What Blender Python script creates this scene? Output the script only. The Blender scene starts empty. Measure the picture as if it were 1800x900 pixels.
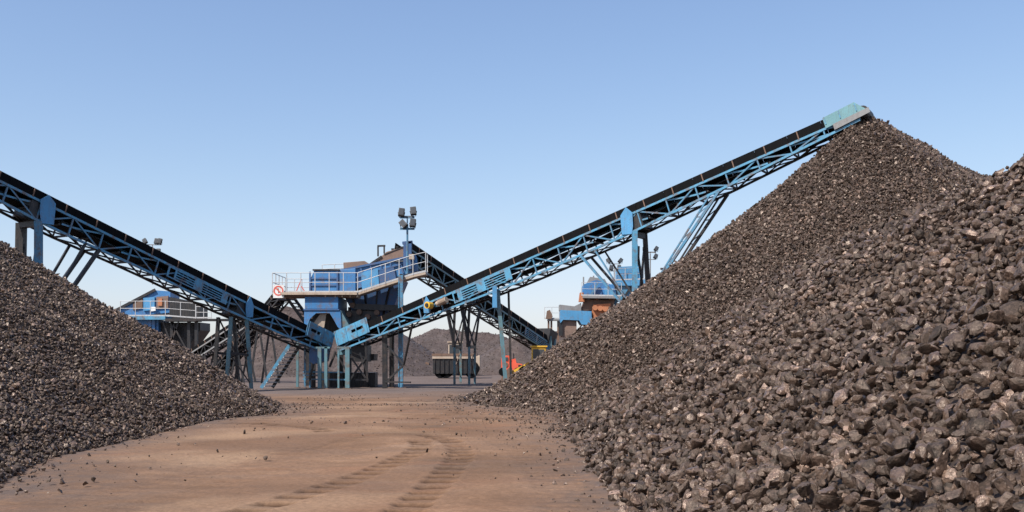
import bpy, math, random
import numpy as np
from mathutils import Vector, Matrix
random.seed(7); rng = np.random.default_rng(11)
SC = bpy.context.scene
COL = SC.collection
R = math.radians

# ------------------------------------------------------------------ camera, sky, sun, exposure
F = 1700.0; CAMH = 1.7; HOR = 630.0
cam = bpy.data.cameras.new('camera'); camo = bpy.data.objects.new('camera', cam); COL.objects.link(camo)
camo.location = (0, 0, CAMH); camo.rotation_euler = (R(90), 0, 0)
cam.sensor_width = 36; cam.lens = 36 * F / 1800; cam.shift_y = (HOR - 450) / 1800
cam.clip_end = 6000; cam.clip_start = 0.1
SC.camera = camo
TOSUN = Vector((-0.44, -0.46, 0.76)).normalized()
ELEV = math.asin(TOSUN.z); AZ = math.atan2(TOSUN.x, TOSUN.y)
w = bpy.data.worlds.new("World"); SC.world = w; w.use_nodes = True
nt = w.node_tree; bg = nt.nodes['Background']
sky = nt.nodes.new('ShaderNodeTexSky'); sky.sky_type = 'NISHITA'; sky.sun_disc = False
sky.sun_elevation = ELEV; sky.sun_rotation = AZ % (2 * math.pi)
sky.altitude = 0; sky.air_density = 0.95; sky.dust_density = 0.85; sky.ozone_density = 3.0
_a = nt.nodes.new('ShaderNodeVectorMath'); _a.operation = 'SCALE'; _a.inputs['Scale'].default_value = .155
_c = nt.nodes.new('ShaderNodeRGBCurve'); _cv = _c.mapping.curves[3]      # soft shoulder: a hazier, more even sky
_cv.points[0].location = (0, 0); _cv.points[1].location = (1, .745)
for _x, _y in ((.25, .26), (.45, .44), (.62, .565), (.8, .665)): _cv.points.new(_x, _y)
_c.mapping.update()
_b = nt.nodes.new('ShaderNodeVectorMath'); _b.operation = 'MULTIPLY'; _b.inputs[1].default_value = (1.03 / .15, 1.0 / .15, 1.075 / .15)
nt.links.new(sky.outputs[0], _a.inputs[0]); nt.links.new(_a.outputs[0], _c.inputs['Color']); nt.links.new(_c.outputs[0], _b.inputs[0])
nt.links.new(_b.outputs[0], bg.inputs[0]); bg.inputs[1].default_value = 0.15
sl = bpy.data.lights.new('sun', 'SUN'); sl.energy = 4.9; sl.angle = R(0.53); sl.color = (1.0, 0.95, 0.88)
so = bpy.data.objects.new('sun', sl); COL.objects.link(so)
so.rotation_euler = TOSUN.to_track_quat('Z', 'Y').to_euler()
SC.view_settings.view_transform = 'Standard'; SC.view_settings.look = 'None'
SC.view_settings.gamma = 1; SC.view_settings.use_curve_mapping = False
SC.view_settings.exposure = 0.30

def P(x, y, Y): return Vector(((x - 900) / F * Y, Y, CAMH + (HOR - y) / F * Y))

# ------------------------------------------------------------------ materials
def new_mat(name):
    m = bpy.data.materials.new(name); m.use_nodes = True
    return m, m.node_tree, m.node_tree.nodes['Principled BSDF']
def N(t, kind, **kw):
    n = t.nodes.new(kind)
    for k, v in kw.items(): setattr(n, k, v)
    return n
def noise(t, scale, detail=4, rough=.6, vec=None, dist=0.0):
    n = N(t, 'ShaderNodeTexNoise'); n.inputs['Scale'].default_value = scale
    n.inputs['Detail'].default_value = detail; n.inputs['Roughness'].default_value = rough
    n.inputs['Distortion'].default_value = dist
    if vec is not None: t.links.new(vec, n.inputs['Vector'])
    return n.outputs['Fac']
def ramp(t, fac, stops):
    r = N(t, 'ShaderNodeValToRGB'); e = r.color_ramp.elements
    while len(e) < len(stops): e.new(0.5)
    for i, (p, c) in enumerate(stops):
        e[i].position = p; e[i].color = (c[0], c[1], c[2], 1) if not isinstance(c, (int, float)) else (c, c, c, 1)
    t.links.new(fac, r.inputs[0]); return r.outputs[0]
def mix(t, fac, a, b, blend='MIX'):
    n = N(t, 'ShaderNodeMix', data_type='RGBA', blend_type=blend)
    for s, v in ((n.inputs[0], fac), (n.inputs[6], a), (n.inputs[7], b)):
        if isinstance(v, (int, float)): s.default_value = v
        elif isinstance(v, tuple): s.default_value = (*v, 1)
        else: t.links.new(v, s)
    return n.outputs[2]
def paint(name, col, wear=(.16, .09, .05), amount=.5, rough=.5, metal=0.0, scale=2.5, fade=None, streak=.55):
    m, t, b = new_mat(name)
    tc = N(t, 'ShaderNodeTexCoord').outputs['Object']
    f1 = ramp(t, noise(t, scale, 8, .72, tc), [(.60 - .16 * amount, 0.0), (.72 - .1 * amount, 1.0)])
    f2 = noise(t, scale * .35, 3, .5, tc)
    c2 = fade or tuple(min(1, v * 1.35 + (.03 if max(col) > .02 else .002)) for v in col)
    base = mix(t, f2, tuple(v * .75 for v in col), c2)
    mp = N(t, 'ShaderNodeMapping'); mp.inputs['Scale'].default_value = (9, 9, .7); t.links.new(tc, mp.inputs[0])
    st = ramp(t, noise(t, 1.3, 5, .7, mp.outputs[0]), [(.52, 0.0), (.75, streak)])
    base = mix(t, st, base, (.11, .085, .07))
    k = N(t, 'ShaderNodeMath', operation='MULTIPLY'); t.links.new(f1, k.inputs[0]); k.inputs[1].default_value = amount
    out = mix(t, k.outputs[0], base, wear)
    if max(col) > .02:      # coal dust lying on upward faces
        ge = N(t, 'ShaderNodeNewGeometry'); sz = N(t, 'ShaderNodeSeparateXYZ'); t.links.new(ge.outputs['True Normal'], sz.inputs[0])
        up = ramp(t, sz.outputs[2], [(.55, 0.0), (.85, .8)]); dn = ramp(t, noise(t, 3.5, 5, .7, tc), [(.35, .35), (.6, 1.0)])
        mu = N(t, 'ShaderNodeMath', operation='MULTIPLY'); t.links.new(up, mu.inputs[0]); t.links.new(dn, mu.inputs[1])
        out = mix(t, mu.outputs[0], out, (.13, .10, .085))
    t.links.new(out, b.inputs['Base Color'])
    b.inputs['Roughness'].default_value = rough; b.inputs['Metallic'].default_value = metal
    bp = N(t, 'ShaderNodeBump'); bp.inputs['Strength'].default_value = .25; bp.inputs['Distance'].default_value = .02
    t.links.new(noise(t, scale * 5, 4, .6, tc), bp.inputs['Height']); t.links.new(bp.outputs[0], b.inputs['Normal'])
    return m
M = {}
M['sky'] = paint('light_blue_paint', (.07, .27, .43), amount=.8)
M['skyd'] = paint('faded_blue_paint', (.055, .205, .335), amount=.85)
M['teal'] = paint('pale_teal_paint', (.12, .27, .30), amount=.35)
M['green'] = paint('grey_green_paint', (.085, .19, .225), amount=.7)
M['blue'] = paint('strong_blue_paint', (.03, .165, .38), amount=.6)
M['cyan'] = paint('bright_blue_paint', (.06, .25, .46), amount=.5)
M['navy'] = paint('navy_paint', (.03, .095, .23), amount=.5)
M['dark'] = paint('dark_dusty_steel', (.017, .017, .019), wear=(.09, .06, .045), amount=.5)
M['rubber'] = paint('black_rubber', (.003, .003, .004), wear=(.012, .009, .008), amount=.3, rough=.85, streak=.05)
M['rubber'].node_tree.nodes['Principled BSDF'].inputs['Specular IOR Level'].default_value = .15
M['rust'] = paint('rusty_steel', (.15, .085, .055), wear=(.07, .05, .045), amount=.6, rough=.8)
M['brown'] = paint('brown_rubber_sheet', (.19, .12, .09), wear=(.08, .06, .05), amount=.5, rough=.8)
M['beige'] = paint('dusty_beige_steel', (.42, .33, .25), wear=(.25, .14, .08), amount=.5, rough=.7)
M['pale'] = paint('galvanised_rail', (.44, .44, .44), wear=(.3, .2, .15), amount=.3, rough=.45)
M['white'] = paint('white_plate', (.72, .70, .67), wear=(.4, .3, .25), amount=.25)
M['red'] = paint('red_sign_paint', (.62, .10, .07), amount=.15)
M['orange'] = paint('orange_red_paint', (.72, .10, .045), amount=.25)
M['ochre'] = paint('rust_orange_steel', (.42, .15, .06), wear=(.2, .1, .06), amount=.5, rough=.8)
M['yellow'] = paint('yellow_paint', (.75, .42, .03), amount=.25)
M['grey'] = paint('grey_steel', (.20, .20, .20), amount=.5)
def glass_mat():
    m, t, b = new_mat('lamp_glass'); b.inputs['Base Color'].default_value = (.06, .065, .07, 1)
    b.inputs['Roughness'].default_value = .12; return m
M['glass'] = glass_mat()

def rock_mat(name, lo, hi, bump, spec=.5):
    m, t, b = new_mat(name)
    at = N(t, 'ShaderNodeAttribute', attribute_name='tone').outputs['Fac']
    oi = N(t, 'ShaderNodeObjectInfo').outputs['Random']
    tc = N(t, 'ShaderNodeTexCoord').outputs['Object']
    mq = N(t, 'ShaderNodeMapping'); mq.inputs['Location'].default_value = (7, 3, 5); t.links.new(tc, mq.inputs[0]); mp3 = mq.outputs[0]
    c = ramp(t, at, [(0, lo), (.55, tuple((a + c2) / 2 for a, c2 in zip(lo, hi))), (.93, hi), (1.0, tuple(min(1, v * 1.9) for v in hi))])
    c = mix(t, ramp(t, noise(t, bump * .5, 6, .75, tc, .4), [(.46, 0.0), (.66, .55)]), c, tuple(v * 1.3 for v in hi))
    c = mix(t, ramp(t, noise(t, bump * .8, 5, .7, mp3, .3), [(.54, 0.0), (.68, .7)]), c, tuple(v * .6 for v in lo))
    c = mix(t, ramp(t, noise(t, .35, 3, .5, tc), [(.4, 0.0), (.7, .35)]), c, (lo[0] * 1.3, lo[1] * 1.05, lo[2]))
    t.links.new(c, b.inputs['Base Color'])
    t.links.new(ramp(t, at, [(0, .7), (.45, .5), (.62, .33), (1, .24)]), b.inputs['Roughness'])
    b.inputs['Specular IOR Level'].default_value = spec * 1.2; b.inputs['Specular Tint'].default_value = (1, .87, .76, 1)
    bp = N(t, 'ShaderNodeBump'); bp.inputs['Strength'].default_value = .7; bp.inputs['Distance'].default_value = .02
    t.links.new(noise(t, bump, 5, .65, tc), bp.inputs['Height']); t.links.new(bp.outputs[0], b.inputs['Normal'])
    return m
LO, HI = (.013, .0092, .0070), (.170, .115, .086)
M['coal'] = rock_mat('coal_lumps', LO, HI, 22)
M['coal_fines'] = rock_mat('coal_fines', (.045, .034, .030), (.09, .068, .06), 9)
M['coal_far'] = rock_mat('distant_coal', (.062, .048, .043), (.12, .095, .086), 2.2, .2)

def dirt_mat():
    m, t, b = new_mat('packed_dirt')
    tc = N(t, 'ShaderNodeTexCoord').outputs['Object']
    sx = N(t, 'ShaderNodeSeparateXYZ'); t.links.new(tc, sx.inputs[0])
    mp = N(t, 'ShaderNodeMapping'); mp.inputs['Scale'].default_value = (.6, .8, 1); t.links.new(tc, mp.inputs[0])
    big = noise(t, .45, 6, .6, mp.outputs[0], .6)
    base = ramp(t, big, [(.28, (.130, .078, .049)), (.45, (.200, .117, .071)), (.58, (.255, .152, .094)), (.75, (.345, .225, .148))])
    mp2 = N(t, 'ShaderNodeMapping'); mp2.inputs['Scale'].default_value = (.45, .8, 1); mp2.inputs['Rotation'].default_value = (0, 0, .12); t.links.new(tc, mp2.inputs[0])
    gry = ramp(t, noise(t, .8, 7, .68, mp2.outputs[0], .4), [(.48, 0.0), (.62, .45)])
    base = mix(t, gry, base, (.165, .115, .088))
    rd = ramp(t, noise(t, .5, 5, .6, mp2.outputs[0], 1.1), [(.55, 0.0), (.70, .4)])
    base = mix(t, rd, base, (.27, .125, .066))
    st1 = ramp(t, noise(t, .16, 4, .6, tc, 1.2), [(.45, 0.0), (.6, .55)])
    base = mix(t, st1, base, (.185, .108, .068))
    st2 = ramp(t, noise(t, .23, 3, .5, mp.outputs[0], .8), [(.55, 0.0), (.68, .6)])
    base = mix(t, st2, base, (.35, .23, .145))
    fine = ramp(t, noise(t, 14, 5, .75, tc), [(.35, .78), (.65, 1.14)])
    base = mix(t, 1.0, base, fine, 'MULTIPLY')
    spk = ramp(t, noise(t, 55, 3, .6, tc), [(.66, 0.0), (.72, .6)])
    base = mix(t, spk, base, (.09, .07, .06))
    # coal dust trodden into the yard round the plant, and along the heaps
    wob = noise(t, .12, 5, .6, tc)
    yy = N(t, 'ShaderNodeMath', operation='MULTIPLY_ADD'); t.links.new(wob, yy.inputs[0]); yy.inputs[1].default_value = 16; t.links.new(sx.outputs[1], yy.inputs[2])
    mr = N(t, 'ShaderNodeMapRange'); mr.inputs[1].default_value = 48.5; mr.inputs[2].default_value = 57; t.links.new(yy.outputs[0], mr.inputs[0])
    yard = mix(t, noise(t, .5, 6, .7, mp.outputs[0]), (.075, .06, .055), (.20, .15, .13))
    base = mix(t, mr.outputs[0], base, yard)
    dust = N(t, 'ShaderNodeAttribute', attribute_name='dust').outputs['Fac']
    dm = N(t, 'ShaderNodeMath', operation='MULTIPLY'); t.links.new(dust, dm.inputs[0]); t.links.new(ramp(t, noise(t, 1.6, 6, .75, tc), [(.35, .15), (.6, 1.0)]), dm.inputs[1])
    base = mix(t, dm.outputs[0], base, (.11, .085, .075))
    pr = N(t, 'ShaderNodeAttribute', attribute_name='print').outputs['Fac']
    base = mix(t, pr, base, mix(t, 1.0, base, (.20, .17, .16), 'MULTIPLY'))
    t.links.new(base, b.inputs['Base Color']); b.inputs['Roughness'].default_value = .95; b.inputs['Specular IOR Level'].default_value = .15
    bp = N(t, 'ShaderNodeBump'); bp.inputs['Strength'].default_value = .55; bp.inputs['Distance'].default_value = .03
    t.links.new(noise(t, 9, 7, .7, tc), bp.inputs['Height']); t.links.new(bp.outputs[0], b.inputs['Normal'])
    return m
M['dirt'] = dirt_mat()

# ------------------------------------------------------------------ object helpers
def tag(o, label=None, cat=None, group=None, kind=None):
    if label: o['label'] = label
    if cat: o['category'] = cat
    if group: o['group'] = group
    if kind: o['kind'] = kind
    return o
def empty(name, loc, label, cat, group=None, kind=None):
    o = bpy.data.objects.new(name, None); COL.objects.link(o); o.location = loc
    return tag(o, label, cat, group, kind)
class MB:
    def __init__(s): s.v = []; s.f = []
    def add(s, vs, fs):
        n = len(s.v); s.v += [tuple(v) for v in vs]; s.f += [tuple(i + n for i in f) for f in fs]; return s
    def box(s, a, b):
        x0, y0, z0 = a; x1, y1, z1 = b
        x0, x1 = sorted((x0, x1)); y0, y1 = sorted((y0, y1)); z0, z1 = sorted((z0, z1))
        return s.add([(x0, y0, z0), (x1, y0, z0), (x1, y1, z0), (x0, y1, z0), (x0, y0, z1), (x1, y0, z1), (x1, y1, z1), (x0, y1, z1)],
                     [(0, 3, 2, 1), (4, 5, 6, 7), (0, 1, 5, 4), (1, 2, 6, 5), (2, 3, 7, 6), (3, 0, 4, 7)])
    def bar(s, p, q, a=.08, b=None, up=(0, 0, 1)):
        p = Vector(p); q = Vector(q); b = b or a
        d = (q - p)
        if d.length < 1e-4: return s
        d.normalize(); up = Vector(up)
        if abs(d.dot(up)) > .98: up = Vector((0, 1, 0))
        r = d.cross(up).normalized(); u = r.cross(d).normalized()
        vs = [c + r * (i * a / 2) + u * (j * b / 2) for c in (p, q) for i, j in ((-1, -1), (1, -1), (1, 1), (-1, 1))]
        return s.add(vs, [(0, 3, 2, 1), (4, 5, 6, 7), (0, 1, 5, 4), (1, 2, 6, 5), (2, 3, 7, 6), (3, 0, 4, 7)])
    def angle(s, p, q, a=.08, t=.014, up=(0, 0, 1)):      # L section
        p = Vector(p); q = Vector(q); d = (q - p)
        if d.length < 1e-4: return s
        d.normalize(); up = Vector(up)
        if abs(d.dot(up)) > .98: up = Vector((0, 1, 0))
        r = d.cross(up).normalized(); u = r.cross(d).normalized(); h = a / 2
        prof = [(-h, -h), (h, -h), (h, -h + t), (-h + t, -h + t), (-h + t, h), (-h, h)]
        vs = [c + r * i + u * j for c in (p, q) for i, j in prof]
        return s.add(vs, [(5, 4, 3, 2, 1, 0), tuple(range(6, 12))] + [(i, (i + 1) % 6, (i + 1) % 6 + 6, i + 6) for i in range(6)])
    def tube(s, p, q, r=.03, n=8, r2=None):
        p = Vector(p); q = Vector(q); r2 = r if r2 is None else r2
        d = (q - p).normalized(); up = Vector((0, 0, 1)) if abs(d.z) < .95 else Vector((0, 1, 0))
        a = d.cross(up).normalized(); b = a.cross(d)
        vs = [c + (a * math.cos(k * 2 * math.pi / n) + b * math.sin(k * 2 * math.pi / n)) * rr for c, rr in ((p, r), (q, r2)) for k in range(n)]
        return s.add(vs, [tuple(range(n - 1, -1, -1)), tuple(range(n, 2 * n))] + [(k, (k + 1) % n, (k + 1) % n + n, k + n) for k in range(n)])
    def prism(s, pts, vec):
        n = len(pts); pts = [Vector(p) for p in pts]; v = Vector(vec)
        return s.add(pts + [p + v for p in pts], [tuple(range(n - 1, -1, -1)), tuple(range(n, 2 * n))] + [(k, (k + 1) % n, (k + 1) % n + n, k + n) for k in range(n)])
    def build(s, name, mat, parent=None, bevel=0.0, label=None):
        me = bpy.data.meshes.new(name); me.from_pydata(s.v, [], s.f); me.validate(); me.update()
        me.materials.append(M[mat] if isinstance(mat, str) else mat)
        o = bpy.data.objects.new(name, me); COL.objects.link(o)
        if parent is not None:
            o.parent = parent
            off = Vector(parent.location); q = parent.parent
            while q is not None: off = off + Vector(q.location); q = q.parent
            me.transform(Matrix.Translation(-off))
        if bevel:
            md = o.modifiers.new('bevel', 'BEVEL'); md.width = bevel; md.segments = 2; md.limit_method = 'ANGLE'
        if label: o['label'] = label
        return o
def fixnormals(o):
    import bmesh
    bm = bmesh.new(); bm.from_mesh(o.data); bmesh.ops.recalc_face_normals(bm, faces=bm.faces); bm.to_mesh(o.data); bm.free(); return o

# ------------------------------------------------------------------ heap shapes
def seg(X, Y, a, b, t):
    dx, dy = b[0] - a[0], b[1] - a[1]; L = dx * dx + dy * dy + 1e-9
    s = np.clip(((X - a[0]) * dx + (Y - a[1]) * dy) / L, 0, 1)
    return a[2] + (b[2] - a[2]) * s - t * np.hypot(X - a[0] - s * dx, Y - a[1] - s * dy)
def lumpy(X, Y, amp, sc, seed=0):
    r = np.random.default_rng(seed); o = np.zeros_like(X, dtype=float)
    for k in range(7):
        a = r.uniform(0, 6.28); q = sc * 1.55 ** k; p = r.uniform(0, 6.28)
        o += np.sin((X * math.cos(a) + Y * math.sin(a)) * q + p + 1.3 * np.sin(q * .7 * (Y * math.cos(a) - X * math.sin(a)) + p)) / 1.45 ** k
    return o * amp * .5
def smax(a, b, k):
    h = np.clip(.5 + .5 * (a - b) / k, 0, 1); return b * (1 - h) + a * h + k * h * (1 - h)
def H_cone(X, Y):
    h = seg(X, Y, (14.6, 40.6, 11.0), (26.5, 53.6, 11.7), .70)
    h = smax(h, seg(X, Y, (14.95, 41.1, 12.1), (20, 46.6, 11.9), .90), .3)
    h = smax(h, seg(X, Y, (14.6, 40.6, 5.0), (20, 46, 5), .30), .35)
    return h + lumpy(X, Y, .07, .7, 1)
def H_near(X, Y):
    h = seg(X, Y, (8.7, -6, 5.15), (8.35, 16.6, 4.85), .68)
    h = np.maximum(h, seg(X, Y, (8.35, 16.6, 4.85), (8.5, 30, 4.2), .68))
    h = smax(h, seg(X, Y, (6.6, 22, 2.3), (6.6, 27, 2.3), .45), .5)
    fade = np.clip(h / 1.5, .12, 1)
    return h + lumpy(X, Y, .24, .8, 2) * fade
def H_left(X, Y):
    h = seg(X, Y, (-25.3, 8, 11), (-26, 31, 11), .62)
    h = smax(h, seg(X, Y, (-9.6, 12.5, .75), (-9.9, 13.5, .75), .28), .3)
    h = smax(h, seg(X, Y, (-10.0, 30, .85), (-10.6, 34, .8), .34), .3)
    fade = np.clip(h / 1.5, .15, 1)
    return h + lumpy(X, Y, .13, .8, 3) * fade

# ------------------------------------------------------------------ ground
def make_ground():
    xs = np.concatenate([-np.geomspace(3500, 16, 26), np.arange(-15, 9.01, .05), np.geomspace(10, 3500, 26)])
    ys = [5.0]
    while ys[-1] < 62: ys.append(ys[-1] + max(.022, .00021 * ys[-1] ** 2))
    ys = np.concatenate([-np.geomspace(400, 1, 8), [3.0], ys, np.geomspace(66, 5000, 26)])
    X, Y = np.meshgrid(xs, ys)
    core = np.clip((62 - Y) / 10, 0, 1) * (Y > 5) * (np.abs(X + 3) < 13)
    Z = lumpy(X, Y, .035, .35, 5) * core + lumpy(X, Y, .012, 3.0, 6) * core
    # tyre lug marks: polylines (centre line), width, lug spacing
    PR = np.zeros(X.shape)
    def track(pts, width, pitch, depth, slant):
        nonlocal Z, PR
        p = np.array(pts, float)
        # resample smoothly
        tt = np.linspace(0, len(p) - 1, 80); idx = np.clip(tt.astype(int), 0, len(p) - 2); fr = tt - idx
        def cr(i):
            p0 = p[np.clip(i - 1, 0, len(p) - 1)]; p1 = p[i]; p2 = p[i + 1]; p3 = p[np.clip(i + 2, 0, len(p) - 1)]
            return p0, p1, p2, p3
        p0, p1, p2, p3 = cr(idx); f = fr[:, None]
        c = .5 * ((2 * p1) + (-p0 + p2) * f + (2 * p0 - 5 * p1 + 4 * p2 - p3) * f ** 2 + (-p0 + 3 * p1 - 3 * p2 + p3) * f ** 3)
        bd = np.full(X.shape, 9.0); bs = np.zeros(X.shape); bl = np.zeros(X.shape); s0 = 0
        reg = (X > c[:, 0].min() - 1) & (X < c[:, 0].max() + 1) & (Y > c[:, 1].min() - 1) & (Y < c[:, 1].max() + 1)
        Xr, Yr = X[reg], Y[reg]; d0 = np.full(Xr.shape, 9.0); s_ = np.zeros(Xr.shape); l_ = np.zeros(Xr.shape)
        for a, b in zip(c[:-1], c[1:]):
            d = b - a; L = math.hypot(*d)
            if L < 1e-6: continue
            u = ((Xr - a[0]) * d[0] + (Yr - a[1]) * d[1]) / L; uc = np.clip(u, 0, L)
            dist = np.hypot(Xr - a[0] - uc * d[0] / L, Yr - a[1] - uc * d[1] / L)
            lat = (Xr - a[0]) * d[1] / L - (Yr - a[1]) * d[0] / L
            m = dist < d0; d0[m] = dist[m]; s_[m] = s0 + uc[m]; l_[m] = lat[m]; s0 += L
        inside = 1 / (1 + np.exp((d0 - width / 2) / .02))
        ends = np.clip(s_ / .6, 0, 1) * np.clip((s0 - s_) / .6, 0, 1)
        ph = (s_ + slant * np.abs(l_)) / pitch
        lug = 1 / (1 + np.exp(-(np.cos(ph * 2 * np.pi) - .12) * 8))
        wear = np.clip(.95 + lumpy(Xr, Yr, .3, 1.8, 8), .45, 1)
        rim = np.exp(-((d0 - width / 2 - .05) / .05) ** 2) * .3
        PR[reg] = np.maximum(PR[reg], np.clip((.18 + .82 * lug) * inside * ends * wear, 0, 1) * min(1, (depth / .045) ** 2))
        Z[reg] += (-depth * (.12 + .88 * lug) * inside + depth * rim * .5) * ends * wear
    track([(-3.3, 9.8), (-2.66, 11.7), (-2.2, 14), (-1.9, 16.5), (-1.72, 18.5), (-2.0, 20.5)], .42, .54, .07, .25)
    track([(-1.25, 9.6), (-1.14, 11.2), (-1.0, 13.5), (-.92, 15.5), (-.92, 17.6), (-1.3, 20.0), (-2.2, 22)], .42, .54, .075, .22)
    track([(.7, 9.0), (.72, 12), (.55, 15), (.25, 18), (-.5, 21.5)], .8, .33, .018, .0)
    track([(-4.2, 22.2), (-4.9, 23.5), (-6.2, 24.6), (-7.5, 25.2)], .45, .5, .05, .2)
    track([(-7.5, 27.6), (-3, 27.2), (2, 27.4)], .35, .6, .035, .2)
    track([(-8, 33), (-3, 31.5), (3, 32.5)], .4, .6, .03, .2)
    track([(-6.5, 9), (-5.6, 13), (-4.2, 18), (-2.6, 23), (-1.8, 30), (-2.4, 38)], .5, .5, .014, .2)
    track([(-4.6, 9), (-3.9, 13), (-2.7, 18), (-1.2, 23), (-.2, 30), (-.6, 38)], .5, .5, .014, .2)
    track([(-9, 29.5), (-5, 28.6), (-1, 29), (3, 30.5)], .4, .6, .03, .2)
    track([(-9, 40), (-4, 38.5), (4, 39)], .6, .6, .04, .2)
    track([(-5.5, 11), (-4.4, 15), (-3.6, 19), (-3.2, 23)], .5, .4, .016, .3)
    ny, nx = X.shape
    me = bpy.data.meshes.new('ground')
    co = np.stack([X, Y, Z], -1).reshape(-1, 3)
    me.vertices.add(len(co)); me.vertices.foreach_set('co', co.ravel())
    i = np.arange(ny * nx).reshape(ny, nx)
    q = np.stack([i[:-1, :-1], i[:-1, 1:], i[1:, 1:], i[1:, :-1]], -1).reshape(-1, 4)
    me.loops.add(q.size); me.loops.foreach_set('vertex_index', q.ravel())
    me.polygons.add(len(q)); me.polygons.foreach_set('loop_start', np.arange(len(q)) * 4)
    me.polygons.foreach_set('use_smooth', np.ones(len(q), bool)); me.update()
    hh = np.maximum(np.maximum(H_cone(X, Y), H_near(X, Y)), H_left(X, Y))
    dust = np.clip((hh + 1.1) / 1.1, 0, 1) ** 1.6
    a = me.attributes.new('dust', 'FLOAT', 'POINT'); a.data.foreach_set('value', dust.ravel().astype(np.float32))
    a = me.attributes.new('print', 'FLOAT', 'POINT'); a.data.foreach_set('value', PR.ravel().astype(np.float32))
    me.materials.append(M['dirt'])
    o = bpy.data.objects.new('ground', me); COL.objects.link(o); o['kind'] = 'structure'
make_ground()

# ------------------------------------------------------------------ stones
import bmesh
def hull(n, seed, sq):
    r = np.random.default_rng(seed)
    p = r.normal(size=(n, 3)); p /= np.linalg.norm(p, axis=1)[:, None]
    p = np.sign(p) * np.abs(p) ** .75
    p *= r.uniform(.82, 1.0, (n, 1)); p *= np.array(sq)
    bm = bmesh.new()
    for v in p: bm.verts.new(v)
    bmesh.ops.convex_hull(bm, input=bm.verts)
    lone = [v for v in bm.verts if not v.link_faces]; bmesh.ops.delete(bm, geom=lone, context='VERTS')
    bmesh.ops.recalc_face_normals(bm, faces=bm.faces)
    bm.verts.index_update()
    V = np.array([v.co[:] for v in bm.verts]); T = np.array([[l.vert.index for l in f.loops] for f in bm.faces]); bm.free()
    return V, T
shapes = [(1, .85, .7), (1, .7, .6), (1, .9, .5), (.9, .85, .8), (1, .55, .5), (1, .75, .4), (.95, .8, .65), (1, .6, .35)]
LOWP = [hull(9, 100 + i, s) for i, s in enumerate(shapes)]
MIDP = [hull(15, 200 + i, s) for i, s in enumerate(shapes)]
def rock(seed, sq, sub):
    r = np.random.default_rng(seed); bm = bmesh.new(); bmesh.ops.create_icosphere(bm, subdivisions=sub, radius=1)
    bm.verts.index_update(); V = np.array([v.co[:] for v in bm.verts]); V /= np.linalg.norm(V, axis=1)[:, None]
    T = np.array([[l.vert.index for l in f.loops] for f in bm.faces]); bm.free()
    n = r.normal(size=(13, 3)); n /= np.linalg.norm(n, axis=1)[:, None]; d = r.uniform(.5, .92, 13)
    q = np.maximum(V @ n.T, .05) / d; rad = 1 / (np.sum(q ** 34, 1) ** (1 / 34)); rad = np.minimum(rad, 1.08)
    P3 = V * rad[:, None]
    for k in range(4):
        a = r.normal(size=3) * (3 + 3 * k); P3 = P3 + V * (np.sin(P3 @ a + r.uniform(0, 6)) * .018 / (1 + .3 * k))[:, None]
    P3 *= np.array(sq); return P3, T
HIGP = [rock(300 + i, shapes[i % 8], 3) for i in range(14)]
MEDP = [rock(340 + i, shapes[i % 8], 2) for i in range(12)]
def randrot(n):
    q = rng.normal(size=(n, 4)); q /= np.linalg.norm(q, axis=1)[:, None]
    a, b, c, d = q.T
    return np.stack([np.stack([1 - 2 * (c * c + d * d), 2 * (b * c - a * d), 2 * (b * d + a * c)], -1),
                     np.stack([2 * (b * c + a * d), 1 - 2 * (b * b + d * d), 2 * (c * d - a * b)], -1),
                     np.stack([2 * (b * d - a * c), 2 * (c * d + a * b), 1 - 2 * (b * b + c * c)], -1)], 1)
def stones(sets):
    """sets: list of (pos, size, variants). returns verts, tris, tone"""
    VV, TT, TN = [], [], []; off = 0
    for pos, size, var in sets:
        n = len(pos)
        if n == 0: continue
        k = rng.integers(0, len(var), n); tone = rng.beta(1.15, 1.75, n); tone[rng.random(n) < .02] = rng.uniform(.93, 1)
        for j, (V, T) in enumerate(var):
            m = k == j; c = m.sum()
            if c == 0: continue
            Rm = randrot(c)
            v = np.einsum('nij,kj->nki', Rm, V) * size[m][:, None, None] * .5 + pos[m][:, None, :]
            t = T[None] + (np.arange(c) * len(V))[:, None, None] + off
            VV.append(v.reshape(-1, 3)); TT.append(t.reshape(-1, 3)); off += c * len(V)
            tn = np.repeat(tone[m], len(T)) + rng.normal(0, .11, c * len(T))
            TN.append(np.clip(tn, 0, 1))
    return np.concatenate(VV), np.concatenate(TT), np.concatenate(TN)
def mesh_np(name, V, T, tone, mat):
    me = bpy.data.meshes.new(name)
    me.vertices.add(len(V)); me.vertices.foreach_set('co', V.astype(np.float32).ravel())
    me.loops.add(T.size); me.loops.foreach_set('vertex_index', T.astype(np.int32).ravel())
    me.polygons.add(len(T)); me.polygons.foreach_set('loop_start', (np.arange(len(T)) * 3).astype(np.int32))
    me.polygons.foreach_set('use_smooth', np.zeros(len(T), bool))
    me.update()
    a = me.attributes.new('tone', 'FLOAT', 'FACE'); a.data.foreach_set('value', tone.astype(np.float32))
    me.materials.append(M[mat]); return me
def surface(H, x0, x1, y0, y1, d, drop):
    xs = np.arange(x0, x1, d); ys = np.arange(y0, y1, d); X, Y = np.meshgrid(xs, ys)
    Z = H(X, Y) - drop; Z = np.maximum(Z, -.25)
    ny, nx = X.shape; i = np.arange(ny * nx).reshape(ny, nx)
    a = np.stack([i[:-1, :-1], i[:-1, 1:], i[1:, 1:]], -1).reshape(-1, 3); b = np.stack([i[:-1, :-1], i[1:, 1:], i[1:, :-1]], -1).reshape(-1, 3)
    V = np.stack([X, Y, Z], -1).reshape(-1, 3); T = np.concatenate([a, b])
    keep = V[T][:, :, 2].max(1) > -.24
    return V, T[keep], np.full(keep.sum(), .2)
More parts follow.
